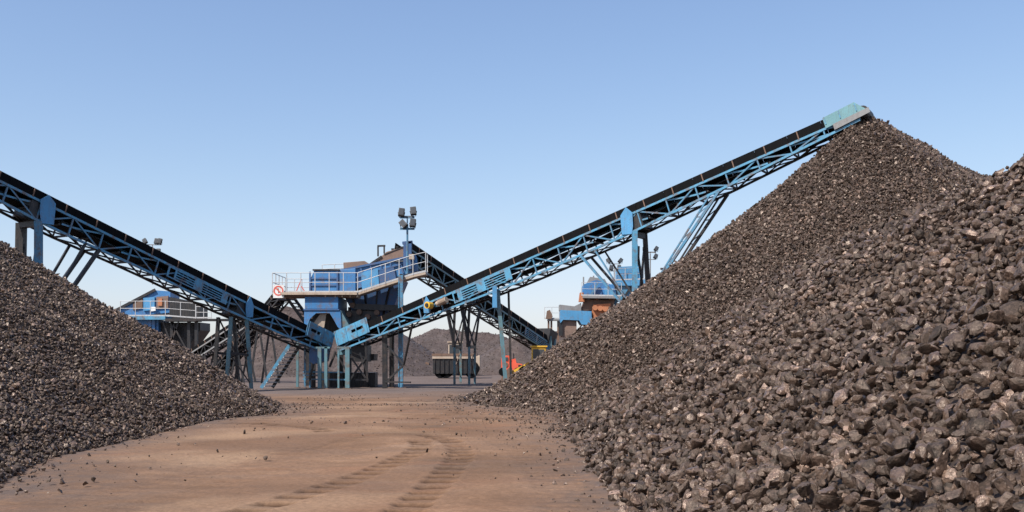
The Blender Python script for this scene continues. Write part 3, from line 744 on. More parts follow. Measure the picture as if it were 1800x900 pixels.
# ------------------------------------------------------------------ helpers for decks
def railing(root, pts, mat='pale', h=1.05, step=1.0, name='railing', r=.022):
    """top and middle rails are one mesh, each stanchion a part"""
    mb = MB()
    for p, q in zip(pts[:-1], pts[1:]):
        p = Vector(p); q = Vector(q)
        for hh in (h, h * .52): mb.tube(p + Vector((0, 0, hh)), q + Vector((0, 0, hh)), r, 6)
        mb.bar(p + Vector((0, 0, .06)), q + Vector((0, 0, .06)), .012, .1)
    rl = mb.build(name, mat, root)
    for p, q in zip(pts[:-1], pts[1:]):
        p = Vector(p); q = Vector(q); n = max(1, round((q - p).length / step))
        for k in range(n + 1):
            if k == n and q != Vector(pts[-1]): continue
            v = p.lerp(q, k / n); MB().bar(v, v + Vector((0, 0, h)), r * 2.0).build('stanchion', mat, root)
    return rl
def floodlights(root_label, base, h, heads, arm, mat='skyd', group='floodlight masts', sc=1.0):
    t = empty('floodlight_mast', base, root_label, 'floodlight mast', group); b = Vector(base)
    MB().tube(b, b + Vector((0, 0, h)), .06 * sc, 8).build('pole', mat, t)
    for zz in sorted({z for _, z, _ in heads}):
        MB().bar(b + Vector((-arm, 0, h + zz)), b + Vector((arm, 0, h + zz)), .07 * sc).build('crossarm', mat, t)
    MB().bar(b + Vector((0, 0, h - .05)), b + Vector((0, 0, h + max(z for _, z, _ in heads))), .07 * sc).build('pole_top', mat, t)
    for x, z, tilt in heads:
        c0 = b + Vector((x, -.12, h + z + .3 * sc))
        mb = MB().box((-.17 * sc, -.10 * sc, -.24 * sc), (.17 * sc, .12 * sc, .24 * sc))
        rot = Matrix.Rotation(tilt, 4, 'Y') @ Matrix.Rotation(-.35, 4, 'X')
        mb.v = [tuple(c0 + rot @ Vector(v)) for v in mb.v]; hd = mb.build('floodlight', 'dark', t, .02)
        g = MB().box((-.12 * sc, -.115 * sc, -.19 * sc), (.12 * sc, -.102 * sc, .19 * sc)); g.v = [tuple(c0 + rot @ Vector(v)) for v in g.v]
        g.build('lens', 'glass', hd)
        g = MB()
        for sx_ in (-.2, .2): g.bar(c0 + Vector((sx_ * sc, 0, 0)), b + Vector((x + sx_ * .6, 0, h + z)), .03)
        g.build('bracket', 'dark', hd)
    return t

# ------------------------------------------------------------------ main screening plant
YM = 56.6; k = YM / F
X_ = lambda px: (px - 900) * k
Z_ = lambda py: CAMH + (HOR - py) * k
pl = empty('screening_plant', (X_(600), YM + 1.5, 0), 'large blue screening plant with walkways standing where the two blue conveyors meet', 'screening plant', 'screening plants')
y0, y1 = YM, YM + 3.6
# hopper body
mb = MB().prism([(X_(541), y0 + .6, Z_(514)), (X_(541), y0 + .6, Z_(490)), (X_(548), y0 + .6, Z_(475)), (X_(592), y0 + .6, Z_(473)), (X_(622), y0 + .6, Z_(470)), (X_(622), y0 + .6, Z_(514))], (0, 2.6, 0))
body = fixnormals(mb.build('feed_box', 'blue', pl, .02))
mb = MB()
for py_ in (488, 500): mb.bar((X_(540), y0 + .57, Z_(py_)), (X_(590), y0 + .57, Z_(py_)), .06, .09)
for px_ in (541.5, 590): mb.bar((X_(px_), y0 + .55, Z_(513)), (X_(px_), y0 + .55, Z_(476)), .09, .08)
mb.build('stiffener', 'navy', body)
MB().box((X_(546), y0 + .54, Z_(474)), (X_(594), y0 + 3.2, Z_(471.5))).build('lid', 'dark', body)
# inclined vibrating screen
def par(name, pts, yA, yB, mat, parent, bev=.0): return fixnormals(MB().prism([(X_(a), yA, Z_(b)) for a, b in pts], (0, yB - yA, 0)).build(name, mat, parent, bev))
scr_ = par('screen_box', [(592, 474), (704, 451), (728, 445), (732, 474), (600, 513)], y0 + .75, y0 + 3.0, 'blue', pl, .015)
mb = MB()
for t in np.linspace(.03, .97, 8):
    a_, b_ = 592 + t * 128, 474 - 26 * t; c_, d_ = 600 + t * 128, 513 - 41 * t
    mb.bar((X_(a_), y0 + .70, Z_(b_)), (X_(c_), y0 + .70, Z_(d_)), .07, .09)
mb.bar((X_(592), y0 + .68, Z_(474)), (X_(722), y0 + .68, Z_(448)), .1, .12); mb.bar((X_(596), y0 + .68, Z_(494)), (X_(724), y0 + .68, Z_(456)), .08, .08)
mb.build('stiffener', 'navy', scr_)
par('drive_panel', [(632, 478), (662, 470), (664, 500), (634, 508)], y0 + .55, y0 + .66, 'cyan', scr_)
par('dark_panel', [(655, 478), (690, 468), (694, 488), (658, 499)], y0 + .60, y0 + .665, 'navy', scr_)
par('rubber_cover', [(599, 459), (637, 456), (645, 461), (650, 464), (600, 474)], y0 + .8, y0 + 2.9, 'brown', pl, .03)
par('rubber_cover', [(652, 462), (668, 447), (676, 440), (706, 431), (709, 452), (668, 460)], y0 + .8, y0 + 2.9, 'brown', pl, .03)
mb = MB().bar((X_(661), y0 + .85, Z_(448)), (X_(661), y0 + .85, Z_(430)), .09).bar((X_(672), y0 + .85, Z_(443)), (X_(672), y0 + .85, Z_(429)), .09).bar((X_(660), y0 + .85, Z_(429.5)), (X_(674), y0 + .85, Z_(429)), .12, .1)
mb.build('lifting_frame', 'dark', pl)
MB().bar((X_(645), y0 + .8, Z_(464)), (X_(668), y0 + .8, Z_(448)), .12).build('cover_edge', 'dark', pl)
MB().bar((X_(672), y0 + .8, Z_(445)), (X_(707), y0 + .8, Z_(431)), .06).build('cover_edge', 'dark', pl)
mb = MB()
for px_, py_ in ((684, 433), (692, 429), (701, 430)): mb.box((X_(px_), y0 + 1, Z_(py_ + 3)), (X_(px_ + 5), y0 + 1.4, Z_(py_)))
mb.build('cover_clamp', 'dark', pl)
# head tower
mb = MB().box((X_(708), y0 + .3, Z_(470)), (X_(714), y0 + .75, Z_(428)))
mb.box((X_(717), y0 + .3, Z_(472)), (X_(722), y0 + .75, Z_(424))); mb.build('head_tower', 'navy', pl)
MB().bar((X_(706), y0 + .4, Z_(426)), (X_(724), y0 + .4, Z_(424)), .2, .16).build('head_beam', 'navy', pl)
MB().box((X_(719), y0 - .1, Z_(456)), (X_(728), y0 + .25, Z_(447))).build('control_box', 'beige', pl, .01)
# walkways
mb = MB(); mb.box((X_(500), y0 - .95, Z_(520)), (X_(632), y0 + .5, Z_(515.5))); wk = mb.build('walkway', 'beige', pl, .005)
mb = MB(); mb.prism([(X_(632), y0 - .7, Z_(520)), (X_(632), y0 - .7, Z_(515.5)), (X_(728), y0 - .7, Z_(484)), (X_(750), y0 - .7, Z_(479)), (X_(750), y0 - .7, Z_(484)), (X_(728), y0 - .7, Z_(489))], (0, 1.2, 0))
fixnormals(mb.build('walkway', 'beige', pl))
for px_ in (575, 592, 604, 618, 630): MB().box((X_(px_), y0 - .72, Z_(524)), (X_(px_ + 2.2), y0 + .4, Z_(520))).build('deck_bracket', 'beige', pl)
mb = MB(); mb.bar((X_(500), y0 - .6, Z_(522)), (X_(630), y0 - .6, Z_(522)), .1, .14); mb.bar((X_(500), y0 + .4, Z_(522)), (X_(630), y0 + .4, Z_(522)), .1, .14)
mb.build('deck_beam', 'rust', pl)
MB().box((X_(484), y0 - .7, Z_(521)), (X_(500), y0 + 2.8, Z_(517))).build('walkway', 'beige', pl)
railing(pl, [(X_(482), y0 + 2.8, Z_(516)), (X_(484), y0 - .7, Z_(516)), (X_(632), y0 - .7, Z_(516)), (X_(728), y0 - .7, Z_(485)), (X_(750), y0 - .7, Z_(480)), (X_(750), y0 + .5, Z_(480))], 'pale', 1.15, .85)
railing(pl, [(X_(484), y0 + 2.9, Z_(516)), (X_(540), y0 + 2.9, Z_(516))], 'pale', 1.1, .5)
railing(pl, [(X_(548), y0 + 3.1, Z_(473)), (X_(594), y0 + 3.1, Z_(471))], 'pale', .55, .8)
mb = MB()
mb.bar((X_(508), y0 + 1.5, Z_(516)), (X_(520), y0 + 1.5, Z_(487)), .05); mb.bar((X_(530), y0 + 1.5, Z_(516)), (X_(520), y0 + 1.5, Z_(500)), .05)
mb.build('deck_brace', 'red', pl)
# lower chute: box, flange, legs with hexagonal opening
MB().box((X_(540), y0 - .68, Z_(544)), (X_(598), y0 + 2.4, Z_(523))).build('chute_box', 'blue', pl, .02)
MB().box((X_(538), y0 - .74, Z_(546.5)), (X_(600), y0 + 2.45, Z_(544.2))).build('chute_flange', 'navy', pl)
par('chute_frame', [(539, 547), (602, 547), (604, 582), (597, 575), (590, 562), (583, 551), (560, 551), (550, 560), (543, 574), (539, 582)], y0 - .68, y0 - .55, 'blue', pl)
MB().box((X_(541), y0 + 1.3, Z_(590)), (X_(606), y0 + 2.3, Z_(549))).build('chute_back', 'dark', pl)
par('chute_plate', [(552, 571), (566, 551), (576, 551), (572, 576), (556, 578)], y0 - .4, y0 - .3, 'beige', pl)
par('chute_side', [(602, 546), (622, 582), (600, 590), (596, 560)], y0 - .6, y0 + 2.2, 'green', pl)
# large collecting hopper under the screen
mb = MB()
t4 = [(X_(601), y0 + .6, Z_(518)), (X_(708), y0 + .6, Z_(490)), (X_(708), y0 + 3, Z_(490)), (X_(601), y0 + 3, Z_(518))]
b4 = [(X_(622), y0 + .9, Z_(560)), (X_(684), y0 + .9, Z_(552)), (X_(684), y0 + 2.6, Z_(552)), (X_(622), y0 + 2.6, Z_(560))]
mb.add(t4 + b4, [(0, 1, 5, 4), (1, 2, 6, 5), (2, 3, 7, 6), (3, 0, 4, 7), (0, 3, 2, 1), (4, 5, 6, 7)])
hp = fixnormals(mb.build('collecting_hopper', 'navy', pl))
mb = MB()
for f in (.12, .34, .56, .78): 
    p1 = Vector(t4[0]).lerp(Vector(t4[1]), f) + Vector((0, -.06, 0)); p2 = Vector(b4[0]).lerp(Vector(b4[1]), f) + Vector((0, -.06, 0)); mb.bar(p1, p2, .08, .1)
mb.build('stiffener', 'dark', hp)
MB().box((X_(604), y0 + .5, Z_(575)), (X_(660), y0 + 2.8, Z_(545))).build('undersize_box', 'dark', pl)
for a_, b_ in ((604, 690), ): MB().bar((X_(620), y0 + .4, Z_(538)), (X_(757), y0 + .4, Z_(543)), .2, .34).build('main_beam', 'dark', pl)
for i_, (px_, py_) in enumerate(((618, 536), (630, 548), (645, 556), (661, 549), (612, 552))):
    MB().tube((X_(px_), y0 + .2, Z_(py_)), (X_(px_), y0 + .6, Z_(py_)), .16, 12).build('spring_mount', 'rust', pl)
# tall blue pillar
pm = X_(710)
MB().bar((pm, y0 - 1.6, 0), (pm, y0 - 1.6, Z_(488)), .26, .26).build('pillar', 'skyd', pl)
mb = MB()
for s_ in (-.11, .11): mb.bar((pm + s_, y0 - 1.76, 0.03), (pm + s_, y0 - 1.76, Z_(500)), .03, .05)
mb.build('pillar_flange', 'sky', pl)
MB().box((pm - .35, y0 - 1.95, 0), (pm + .35, y0 - 1.25, .05)).build('foot_plate', 'rust', pl)
MB().bar((pm, y0 - 1.6, Z_(488)), (pm, y0 + .6, Z_(488)), .16).build('cross_beam', 'dark', pl)
# base frame legs
for px_, yy_, mt, a_, top_ in ((523, 0, 'green', .14, 585), (562, -2.2, 'green', .2, 610), (573, -2.2, 'green', .16, 610), (595, -2.2, 'green', .1, 612), (611, -2.2, 'green', .24, 610), (551, -.2, 'dark', .22, 560), (600, .6, 'dark', .22, 560), (643, .6, 'dark', .22, 560), (688, .8, 'dark', .22, 545), (541, 2.6, 'dark', .22, 540), (615, 2.6, 'dark', .2, 540), (690, 2.8, 'dark', .2, 540), (536, -1.2, 'skyd', .1, 605), (545, -1.2, 'skyd', .1, 605)):
    yy_ = y0 + yy_; kk = yy_ / F; x = (px_ - 900) * kk
    MB().bar((x, yy_, 0), (x, yy_, CAMH + (HOR - top_) * kk), a_, a_).build('leg', mt, pl)
    MB().box((x - a_, yy_ - a_, 0), (x + a_, yy_ + a_, .03)).build('foot_plate', 'rust', pl)
Y2 = y0 - 2.2; k2 = Y2 / F; x2 = lambda p: (p - 900) * k2; z2 = lambda p: CAMH + (HOR - p) * k2
for a_, b_ in (((553, 611), (580, 611)), ((593, 611), (617, 611))): MB().bar((x2(a_[0]), Y2, z2(a_[1])), (x2(b_[0]), Y2, z2(b_[1])), .16, .1).build('cap_beam', 'green', pl)
for a_, b_ in (((527, 660), (556, 660)), ((527, 667), (612, 668)), ((527, 654), (600, 655))): MB().bar((x2(a_[0]), Y2 + .8, z2(a_[1])), (x2(b_[0]), Y2 + .8, z2(b_[1])), .08, .08).build('tie_beam', 'skyd' if a_[1] < 668 else 'dark', pl)
for a_, b_ in (((587, 618), (576, 645)), ((588, 622), (612, 662)), ((612, 625), (640, 665)), ((640, 630), (612, 668)), ((640, 600), (643, 672)), ((553, 618), (540, 668)), ((622, 668), (645, 668)), ((630, 620), (644, 660))):
    MB().bar((x2(a_[0]), Y2 + .5, z2(a_[1])), (x2(b_[0]), Y2 + .6, z2(b_[1])), .1).build('brace', 'dark', pl)
mb = MB().prism([(x2(542), Y2 + .4, z2(610)), (x2(570), Y2 + .4, z2(612)), (x2(566), Y2 + .4, z2(635)), (x2(548), Y2 + .4, z2(640)), (x2(541), Y2 + .4, z2(634))], (0, 1.6, 0)); fixnormals(mb.build('lower_chute', 'navy', pl))
par('lower_chute', [(596, 612), (612, 606), (640, 606), (642, 620), (600, 624)], y0 - .8, y0 + 1, 'green', pl)
par('bin', [(632, 622), (656, 622), (655, 634), (634, 634)], y0 + .5, y0 + 2.0, 'dark', pl)
MB().box((x2(612), Y2 + 1.2, z2(636)), (x2(640), Y2 + 2.8, z2(606))).build('lower_bin', 'dark', pl)
MB().box((x2(546), Y2 + 3, 0), (x2(646), Y2 + 4.2, .85)).build('skid_base', 'dark', pl)

# stairs
def stair(p, q, wdt, n, smat, tmat, label, lat=(0, 1, 0), rail=None):
    p = Vector(p); q = Vector(q); lat = Vector(lat).normalized() * wdt
    t = empty('staircase', (p.x, p.y, p.z), label, 'staircase', 'steel staircases')
    for o in (Vector((0, 0, 0)), lat): MB().bar(p + o, q + o, .05, .18, (0, 0, 1)).build('stringer', smat if o.length < .1 else 'dark', t)
    hz = Vector((q.x - p.x, q.y - p.y, 0)).normalized()
    for i in range(n):
        c0 = p.lerp(q, (i + .5) / n); MB().bar(c0 + lat * .04, c0 + lat * .96, .30, .05, (0, 0, 1)).build('tread', tmat, t)
    if rail:
        rr = MB(); rr.tube(p + lat + Vector((0, 0, .95)), q + lat + Vector((0, 0, .95)), .02, 6); rr.tube(p + lat + Vector((0, 0, .5)), q + lat + Vector((0, 0, .5)), .016, 6); rr.build('handrail', rail, t)
        for i in range(5):
            v = p.lerp(q, i / 4) + lat; MB().bar(v, v + Vector((0, 0, .95)), .03).build('stanchion', rail, t)
    return t
stair(P(459, 682, 54.4), P(509, 606, 54.6), .95, 12, 'sky', 'pale', 'light teal steel staircase from the ground up to the conveyor tail', (.45, .9, 0))
stair(P(541, 574, 57.5), P(504, 523, 57.5), .8, 8, 'dark', 'dark', 'short black staircase hanging below the left end of the white railed deck', (.35, .93, 0), None)
# prohibition sign
Ys = y0 - .78; ks = Ys / F; cx, cz = (489.5 - 900) * ks, CAMH + (HOR - 511) * ks
sg = empty('warning_sign', (cx, Ys, cz), 'round red and white prohibition sign with a diagonal bar on the deck railing', 'sign')
mb = MB().box((cx - .30, Ys - .01, cz - .42), (cx + .32, Ys + .01, cz + .34)); mb.build('plate', 'white', sg)
def ring(ri, ro, y, n=36):
    mb = MB()
    for i in range(n):
        a, b = 2 * math.pi * i / n, 2 * math.pi * (i + 1) / n
        mb.prism([(cx + ri * math.cos(a), y, cz + ri * math.sin(a)), (cx + ro * math.cos(a), y, cz + ro * math.sin(a)), (cx + ro * math.cos(b), y, cz + ro * math.sin(b)), (cx + ri * math.cos(b), y, cz + ri * math.sin(b))], (0, -.006, 0))
    return mb
fixnormals(ring(.21, .29, Ys - .014).build('ring', 'red', sg))
MB().bar((cx - .17, Ys - .018, cz + .17), (cx + .17, Ys - .018, cz - .17), .006, .07, (0, 0, 1)).build('slash', 'red', sg)
MB().bar((cx - .03, Ys - .0125, cz + .14), (cx + .03, Ys - .0125, cz - .14), .004, .06, (0, 0, 1)).build('pictogram', 'dark', sg)

# floodlight masts
def mast_at(label, px, ybase, ytop, Y, heads, arm, sc=1.0, mat='skyd', grp='floodlight masts'):
    b = P(px, ybase, Y); t = P(px, ytop, Y); return floodlights(label, tuple(b), t.z - b.z, heads, arm, mat, grp, sc)
mast_at('floodlight mast with four black lamps rising from the blue screening plant', 716, 482, 394, 56.5, [(-.33, .37, .12), (.36, .45, -.12), (-.22, -.30, -.75), (.33, -.25, .1)], .42, 1.0)
mast_at('small floodlight mast peeping over the left conveyor', 268, 500, 437, 76, [(-.55, .3, -.6), (.35, .3, .1), (.62, .3, .2), (.5, -.5, 0)], .7, .9, 'grey')
mast_at('floodlight mast left of the blue tower in the right distance', 1080, 492, 466, 82, [(-.5, .1, -.6), (.5, .1, .7), (-.28, -.5, .2), (.4, -.5, 0)], .5, .9, 'grey')
mast_at('floodlight mast right of the blue tower in the right distance', 1143, 490, 446, 84, [(-.5, .1, -.2), (.5, .15, .6), (-.4, -.5, .2), (.45, -.5, .5)], .5, .9, 'grey')

# ------------------------------------------------------------------ left rear plant
def frame_at(Y):
    return (lambda px: (px - 900) * Y / F), (lambda py: CAMH + (HOR - py) * Y / F)
Y = 74; x, z = frame_at(Y)
lp = empty('screening_plant', (x(265), Y + 2, 0), 'smaller blue screening plant half hidden behind the left coal heap', 'screening plant', 'screening plants')
def pp(name, pts, yA, yB, mat, parent): return fixnormals(MB().prism([(x(a), yA, z(b)) for a, b in pts], (0, yB - yA, 0)).build(name, mat, parent))
pp('screen_box', [(196, 542), (262, 508), (288, 510), (288, 548), (196, 556)], Y + 1.4, Y + 3.5, 'blue', lp)
MB().bar((x(193), Y + 1.3, z(543)), (x(262), Y + 1.3, z(507)), .12, .2).build('roof_edge', 'dark', lp)
pp('panel', [(241, 522), (261, 520), (261, 543), (241, 545)], Y + 1.25, Y + 1.38, 'cyan', lp)
pp('opening', [(222, 530), (239, 522), (239, 540), (222, 544)], Y + 1.3, Y + 1.385, 'rust', lp)
pp('opening', [(264, 520), (285, 518), (285, 540), (264, 542)], Y + 1.3, Y + 1.385, 'brown', lp)
pp('hatch', [(268, 523), (275, 523), (275, 536), (268, 536)], Y + 1.2, Y + 1.29, 'ochre', lp)
pp('lamp_box', [(256, 538), (264, 538), (264, 545), (256, 546)], Y + 1.1, Y + 1.24, 'white', lp)
pp('cabinet', [(288, 520), (342, 532), (342, 562), (288, 562)], Y + 1.2, Y + 3.2, 'dark', lp)
MB().box((x(210), Y - .2, z(562)), (x(292), Y + 1.2, z(556))).build('walkway', 'sky', lp)
MB().box((x(292), Y - .2, z(565)), (x(346), Y + 1.2, z(560))).build('walkway', 'dark', lp)
railing(lp, [(x(213), Y - .15, z(556)), (x(292), Y - .15, z(556)), (x(345), Y - .15, z(560))], 'pale', 1.15, 1.0)
pp('lower_box', [(228, 562), (275, 562), (275, 586), (238, 578)], Y + .4, Y + 2.8, 'blue', lp)
pp('hopper', [(246, 566), (345, 566), (345, 580), (322, 612), (270, 600)], Y + .9, Y + 3.4, 'dark', lp)
for px_ in (262, 268, 300, 330, 343): MB().bar((x(px_), Y + .3, 0), (x(px_), Y + .3, z(562)), .22).build('leg', 'dark' if px_ > 270 else 'blue', lp)
for a_, b_ in ((285, 312), (312, 285), (300, 340)): MB().bar((x(a_), Y + .25, z(566)), (x(b_), Y + .25, z(640)), .12).build('brace', 'dark', lp)
MB().box((x(346), Y - .3, z(564)), (x(400), Y + 1, z(560.5))).build('walkway', 'dark', lp)
railing(lp, [(x(346), Y - .2, z(560)), (x(373), Y - .2, z(560))], 'pale', .9, .7)

def small_conv(label, p0, p1, away, bays, dep, W=.9, mats=('dark', 'dark', 'dark')):
    p0 = Vector(p0); p1 = Vector(p1)
    t = empty('conveyor', (p0.x, p0.y, 0), label, 'conveyor', 'lattice conveyors')
    return build_conveyor(t, p0, p1, away, W, [(0, dep), (1, dep)], bays, mats, skirt=.25, top_d=.3, strap=False), t
cc, tt = small_conv('dark narrow conveyor climbing from the ground behind the left conveyor trestle', P(376, 640, 70), P(484, 510, 64), (0, 1, 0), 10, .75, .9, ('dark', 'dark', 'dark'))
for s_, sp in ((.35, .5), (.7, .6)):
    for off in (0, .9):
        p = cc.c(s_, off, .75); MB().bar(p, (p.x - sp, p.y, 0), .12).build('leg', 'dark', tt); MB().bar(p, (p.x + sp, p.y, 0), .12).build('leg', 'dark', tt)
cc, tt = small_conv('dark lattice conveyor leaving the left rear plant at a low slope', P(322, 622, 73), P(430, 552, 69), (0, 1, 0), 9, .9, .9, ('grey', 'dark', 'dark'))
for s_ in (.3, .75):
    for off in (0, .9):
        p = cc.c(s_, off, .9); MB().bar(p, (p.x - .5, p.y, 0), .12).build('leg', 'dark', tt); MB().bar(p, (p.x + .6, p.y, 0), .12).build('leg', 'dark', tt)
        MB().bar((p.x - .3, p.y, 1.2), (p.x + .4, p.y, 1.2), .08).build('tie_beam', 'dark', tt)

# ------------------------------------------------------------------ right rear plant
Y = 80; x, z = frame_at(Y)
rp = empty('screening_plant', (x(1060), Y + 2, 0), 'distant blue and rust coloured plant rising behind the slope of the tall coal heap', 'screening plant', 'screening plants')
pp('bin', [(985, 568), (985, 545), (1040, 547), (1040, 572), (1022, 570), (1018, 563), (990, 562)], Y, Y + 2.5, 'cyan', rp)
pp('back_wall', [(986, 562), (1014, 562), (1014, 592), (986, 592)], Y + .3, Y + 2.3, 'brown', rp)
pp('doorway', [(982, 565), (989, 565), (989, 590), (982, 590)], Y + .1, Y + .28, 'dark', rp)
MB().bar((x(1000), Y - .1, z(606)), (x(1022), Y - .1, z(572)), .12).build('strut', 'dark', rp)
pp('lower_panel', [(1024, 574), (1030, 574), (1050, 600), (1015, 600)], Y + .2, Y + .5, 'cyan', rp)
pp('roof', [(984, 545), (984, 535), (1010, 538), (1022, 532), (1022, 546)], Y + .3, Y + 2, 'grey', rp)
pp('deck_house', [(1024, 520), (1028, 498), (1050, 490), (1082, 500), (1086, 522)], Y + 1, Y + 3, 'blue', rp)
pp('deck', [(1024, 520), (1090, 521), (1090, 525), (1024, 524)], Y - .2, Y + 3, 'grey', rp)
pp('deck', [(1018, 530), (1020, 514), (1026, 514), (1028, 530)], Y + .1, Y + .9, 'ochre', rp)
pp('machine_block', [(1022, 545), (1030, 526), (1082, 527), (1078, 545)], Y + .5, Y + 2.8, 'rust', rp)
pp('drive', [(1041, 548), (1043, 535), (1074, 533), (1072, 549), (1060, 556), (1044, 570)], Y + .2, Y + 1.2, 'ochre', rp)
for i_ in range(3): MB().tube((x(1046 + i_ * 9), Y - .1, z(541 + i_)), (x(1046 + i_ * 9), Y + .5, z(541 + i_)), .22, 12).build('drum', 'ochre', rp)
pp('side_panel', [(1044, 506), (1058, 503), (1060, 518), (1044, 519)], Y + .85, Y + .98, 'navy', rp)
pp('side_panel', [(1064, 504), (1080, 505), (1081, 519), (1065, 519)], Y + .85, Y + .98, 'cyan', rp)
pp('upper_screen', [(1032, 500), (1040, 484), (1066, 488), (1072, 499)], Y + 1.4, Y + 2.6, 'grey', rp)
pp('lower_frame', [(1086, 500), (1138, 500), (1130, 520), (1090, 528)], Y + 1.4, Y + 3.2, 'skyd', rp)
railing(rp, [(x(1083), Y + 1.25, z(491)), (x(1140), Y + 1.25, z(489))], 'pale', 1.0, .8)
for a_, b_ in ((1088, 1112), (1112, 1088), (1112, 1134)): MB().bar((x(a_), Y + 1.3, z(502)), (x(b_), Y + 1.3, z(540)), .14).build('brace', 'dark', rp)
MB().bar((x(1022), Y + .6, z(548)), (x(1052), Y + .6, z(497)), .16).build('brace', 'skyd', rp)
for px_, t_ in ((1028, 478), (1046, 476)): MB().tube((x(px_), Y + 1.5, z(500)), (x(px_), Y + 1.5, z(t_ + 6)), .06, 6).build('pipe', 'grey', rp)
railing(rp, [(x(1022), Y - .1, z(520)), (x(1092), Y - .1, z(521))], 'pale', 1.1, 1.1)
railing(rp, [(x(958), Y + 1, z(560)), (x(984), Y + 1, z(560))], 'pale', 1.0, .7)
pp('side_stand', [(963, 560), (984, 560), (984, 563), (963, 563)], Y + .5, Y + 1.6, 'grey', rp)
for px_ in (965, 970, 982): MB().bar((x(px_), Y + .9, 0), (x(px_), Y + .9, z(548 if px_ == 965 else 560)), .16).build('leg', 'rust', rp)
pp('drive', [(960, 560), (962, 546), (967, 544), (972, 556), (970, 560)], Y + .4, Y + 1.0, 'rust', rp)
pp('tower_box', [(1091, 494), (1091, 466), (1132, 464), (1134, 494)], Y + 1.5, Y + 4, 'cyan', rp)
pp('tower_base', [(1082, 500), (1084, 492), (1140, 489), (1142, 500)], Y + 1.2, Y + 4.2, 'cyan', rp)
for px_ in (1086, 1096, 1118, 1136): MB().bar((x(px_), Y + 1.6, 0), (x(px_), Y + 1.6, z(500)), .25).build('leg', 'skyd', rp)
MB().tube((x(1125), Y + 2.4, z(466)), (x(1126), Y + 2.4, z(427)), .26, 12).build('stack', 'dark', rp)
MB().tube((x(1137), Y + 2.4, z(490)), (x(1139), Y + 2.4, z(412)), .05, 6).build('aerial', 'grey', rp)
for px_ in (1030, 1050, 1075): MB().bar((x(px_), Y + .8, 0), (x(px_), Y + .8, z(522)), .3).build('leg', 'ochre', rp)

# ------------------------------------------------------------------ dark tipper trailer behind the posts
Y = 82; x, z = frame_at(Y)
tr = empty('tipper_trailer', (x(797), Y + 1.2, 0), 'black open steel tipper trailer with a dusty beige top rim, below the trestle', 'trailer')
mb = MB(); mb.box((x(761), Y, z(657)), (x(835), Y + .08, z(631))); mb.box((x(761), Y + 2.3, z(657)), (x(835), Y + 2.4, z(624)))
mb.box((x(761), Y + .08, z(657)), (x(763), Y + 2.3, z(628))); mb.box((x(833), Y + .08, z(657)), (x(835), Y + 2.3, z(628))); mb.box((x(763), Y + .08, z(657)), (x(833), Y + 2.3, z(654)))
tb = mb.build('body', 'dark', tr)
mb = MB()
for px_ in range(764, 836, 8): mb.bar((x(px_), Y - .05, z(656)), (x(px_), Y - .05, z(632)), .08, .09)
mb.build('rib', 'dark', tb)
mb = MB().box((x(760), Y - .1, z(630.5)), (x(836), Y + .12, z(626))); mb.build('top_rim', 'beige', tr)
MB().box((x(759), Y - .12, z(625.8)), (x(838), Y + 2.4, z(621.5))).build('top_cover', 'rust', tr)
for px_ in (774, 783, 828):
    MB().tube((x(px_), Y + .1, .55), (x(px_), Y + .45, .55), .52, 20).build('wheel', 'rubber', tr)
    MB().tube((x(px_), Y + 1.9, .55), (x(px_), Y + 2.25, .55), .52, 20).build('wheel', 'rubber', tr)
MB().box((x(766), Y + .5, .35), (x(832), Y + 1.9, .6)).build('chassis', 'dark', tr)
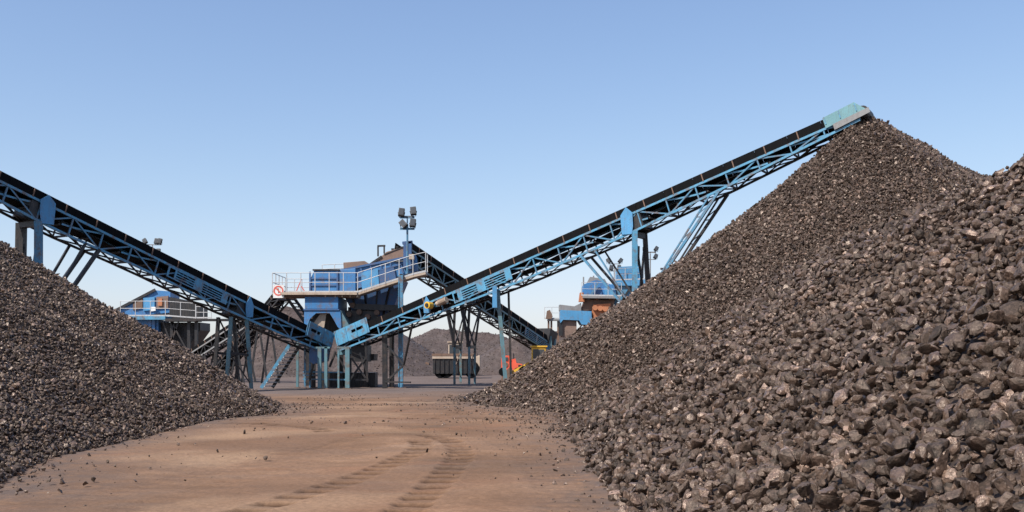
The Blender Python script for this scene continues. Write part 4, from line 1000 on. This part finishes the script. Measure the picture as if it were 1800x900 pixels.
# pale loader behind it
Y = 96; x, z = frame_at(Y)
ld = empty('wheel_loader', (x(802), Y, 0), 'pale dusty wheel loader parked beyond the black trailer', 'loader', 'wheel loaders')
def loader(root, x, z, Y, X0, mat, cabmat, sc=1.0):
    b = Vector((X0, Y, 0)); S = sc
    q = lambda a, bb: MB().box((b.x + a[0] * S, b.y + a[1] * S, a[2] * S), (b.x + bb[0] * S, b.y + bb[1] * S, bb[2] * S))
    q((-.2, -.8, .8), (2.4, .8, 1.9)).build('engine_cover', mat, root, .08)
    q((-1.1, -.7, 1.0), (-.2, .7, 1.6)).build('front_frame', mat, root, .05)
    cb = q((-.6, -.7, 1.6), (.7, .7, 3.1)).build('cab', cabmat, root, .08)
    q((-.5, -.72, 2.0), (.55, -.705, 2.9)).build('window', 'glass', cb)
    q((-.7, -.8, 3.1), (.8, .8, 3.22)).build('roof', mat, cb)
    for xx in (-1.2, 1.6):
        for yy in (-1.1, .75):
            w_ = MB().tube((b.x + xx * S, b.y + yy * S, .7 * S), (b.x + xx * S, b.y + (yy + .4) * S, .7 * S), .7 * S, 20).build('wheel', 'rubber', root, .04)
            MB().tube((b.x + xx * S, b.y + (yy - .01) * S, .7 * S), (b.x + xx * S, b.y + (yy + .41) * S, .7 * S), .3 * S, 14).build('rim', mat, w_)
    for yy in (-.55, .45): MB().bar((b.x - .8 * S, b.y + yy * S, 1.6 * S), (b.x - 2.5 * S, b.y + yy * S, .7 * S), .15 * S, .3 * S).build('lift_arm', mat, root)
    mb = MB().prism([(b.x - 2.4 * S, b.y - 1.4 * S, .2 * S), (b.x - 3.4 * S, b.y - 1.4 * S, .1 * S), (b.x - 3.1 * S, b.y - 1.4 * S, .7 * S), (b.x - 2.6 * S, b.y - 1.4 * S, 1.3 * S), (b.x - 2.35 * S, b.y - 1.4 * S, 1.2 * S)], (0, 2.8 * S, 0)); fixnormals(mb.build('bucket', 'rust', root))
loader(ld, x, z, Y, x(800), 'beige', 'beige', 1.05)
# yellow loader at the foot of the heap
Y = 72; x, z = frame_at(Y)
yl = empty('wheel_loader', (x(946), Y, 0), 'small yellow loader half hidden by the foot of the tall coal heap', 'loader', 'wheel loaders')
loader(yl, x, z, Y, x(946), 'yellow', 'yellow', .82)
# orange machine
Y = 78; x, z = frame_at(Y)
om = empty('pump_unit', (x(897), Y, 0), 'orange red engine unit on a low skid near the yellow loader', 'engine unit')
pp('engine_cover', [(881, 647), (881, 630), (884, 625), (895, 625), (898, 636), (918, 640), (918, 650), (888, 651)], Y, Y + 1.2, 'orange', om)
pp('fan_housing', [(899, 640), (899, 632), (906, 630), (908, 640)], Y + .2, Y + 1.0, 'orange', om)
for px_ in (884, 910): MB().tube((x(px_), Y - .12, .62), (x(px_), Y + .12, .62), .34, 16).build('wheel', 'rubber', om)
pp('radiator_grille', [(911, 649), (911, 641), (917, 642), (917, 649)], Y - .06, Y - .01, 'dark', om)
pp('window', [(885, 634), (885, 628), (893, 628), (893, 634)], Y - .05, Y - .01, 'glass', om)
MB().tube((x(889), Y - .05, z(641)), (x(889), Y + .1, z(641)), .2, 12).build('flywheel', 'rust', om)
MB().tube((x(903), Y + .5, z(632)), (x(903), Y + .5, z(621)), .05, 8).build('exhaust_pipe', 'dark', om)
MB().box((x(880), Y - .1, z(657.5)), (x(916), Y + 1.3, z(655))).build('skid', 'beige', om)
for px_ in (883, 903, 913):
    MB().bar((x(px_), Y, 0), (x(px_), Y, z(650)), .1).build('leg', 'ochre', om); MB().bar((x(px_), Y + 1.1, 0), (x(px_), Y + 1.1, z(650)), .1).build('leg', 'ochre', om)
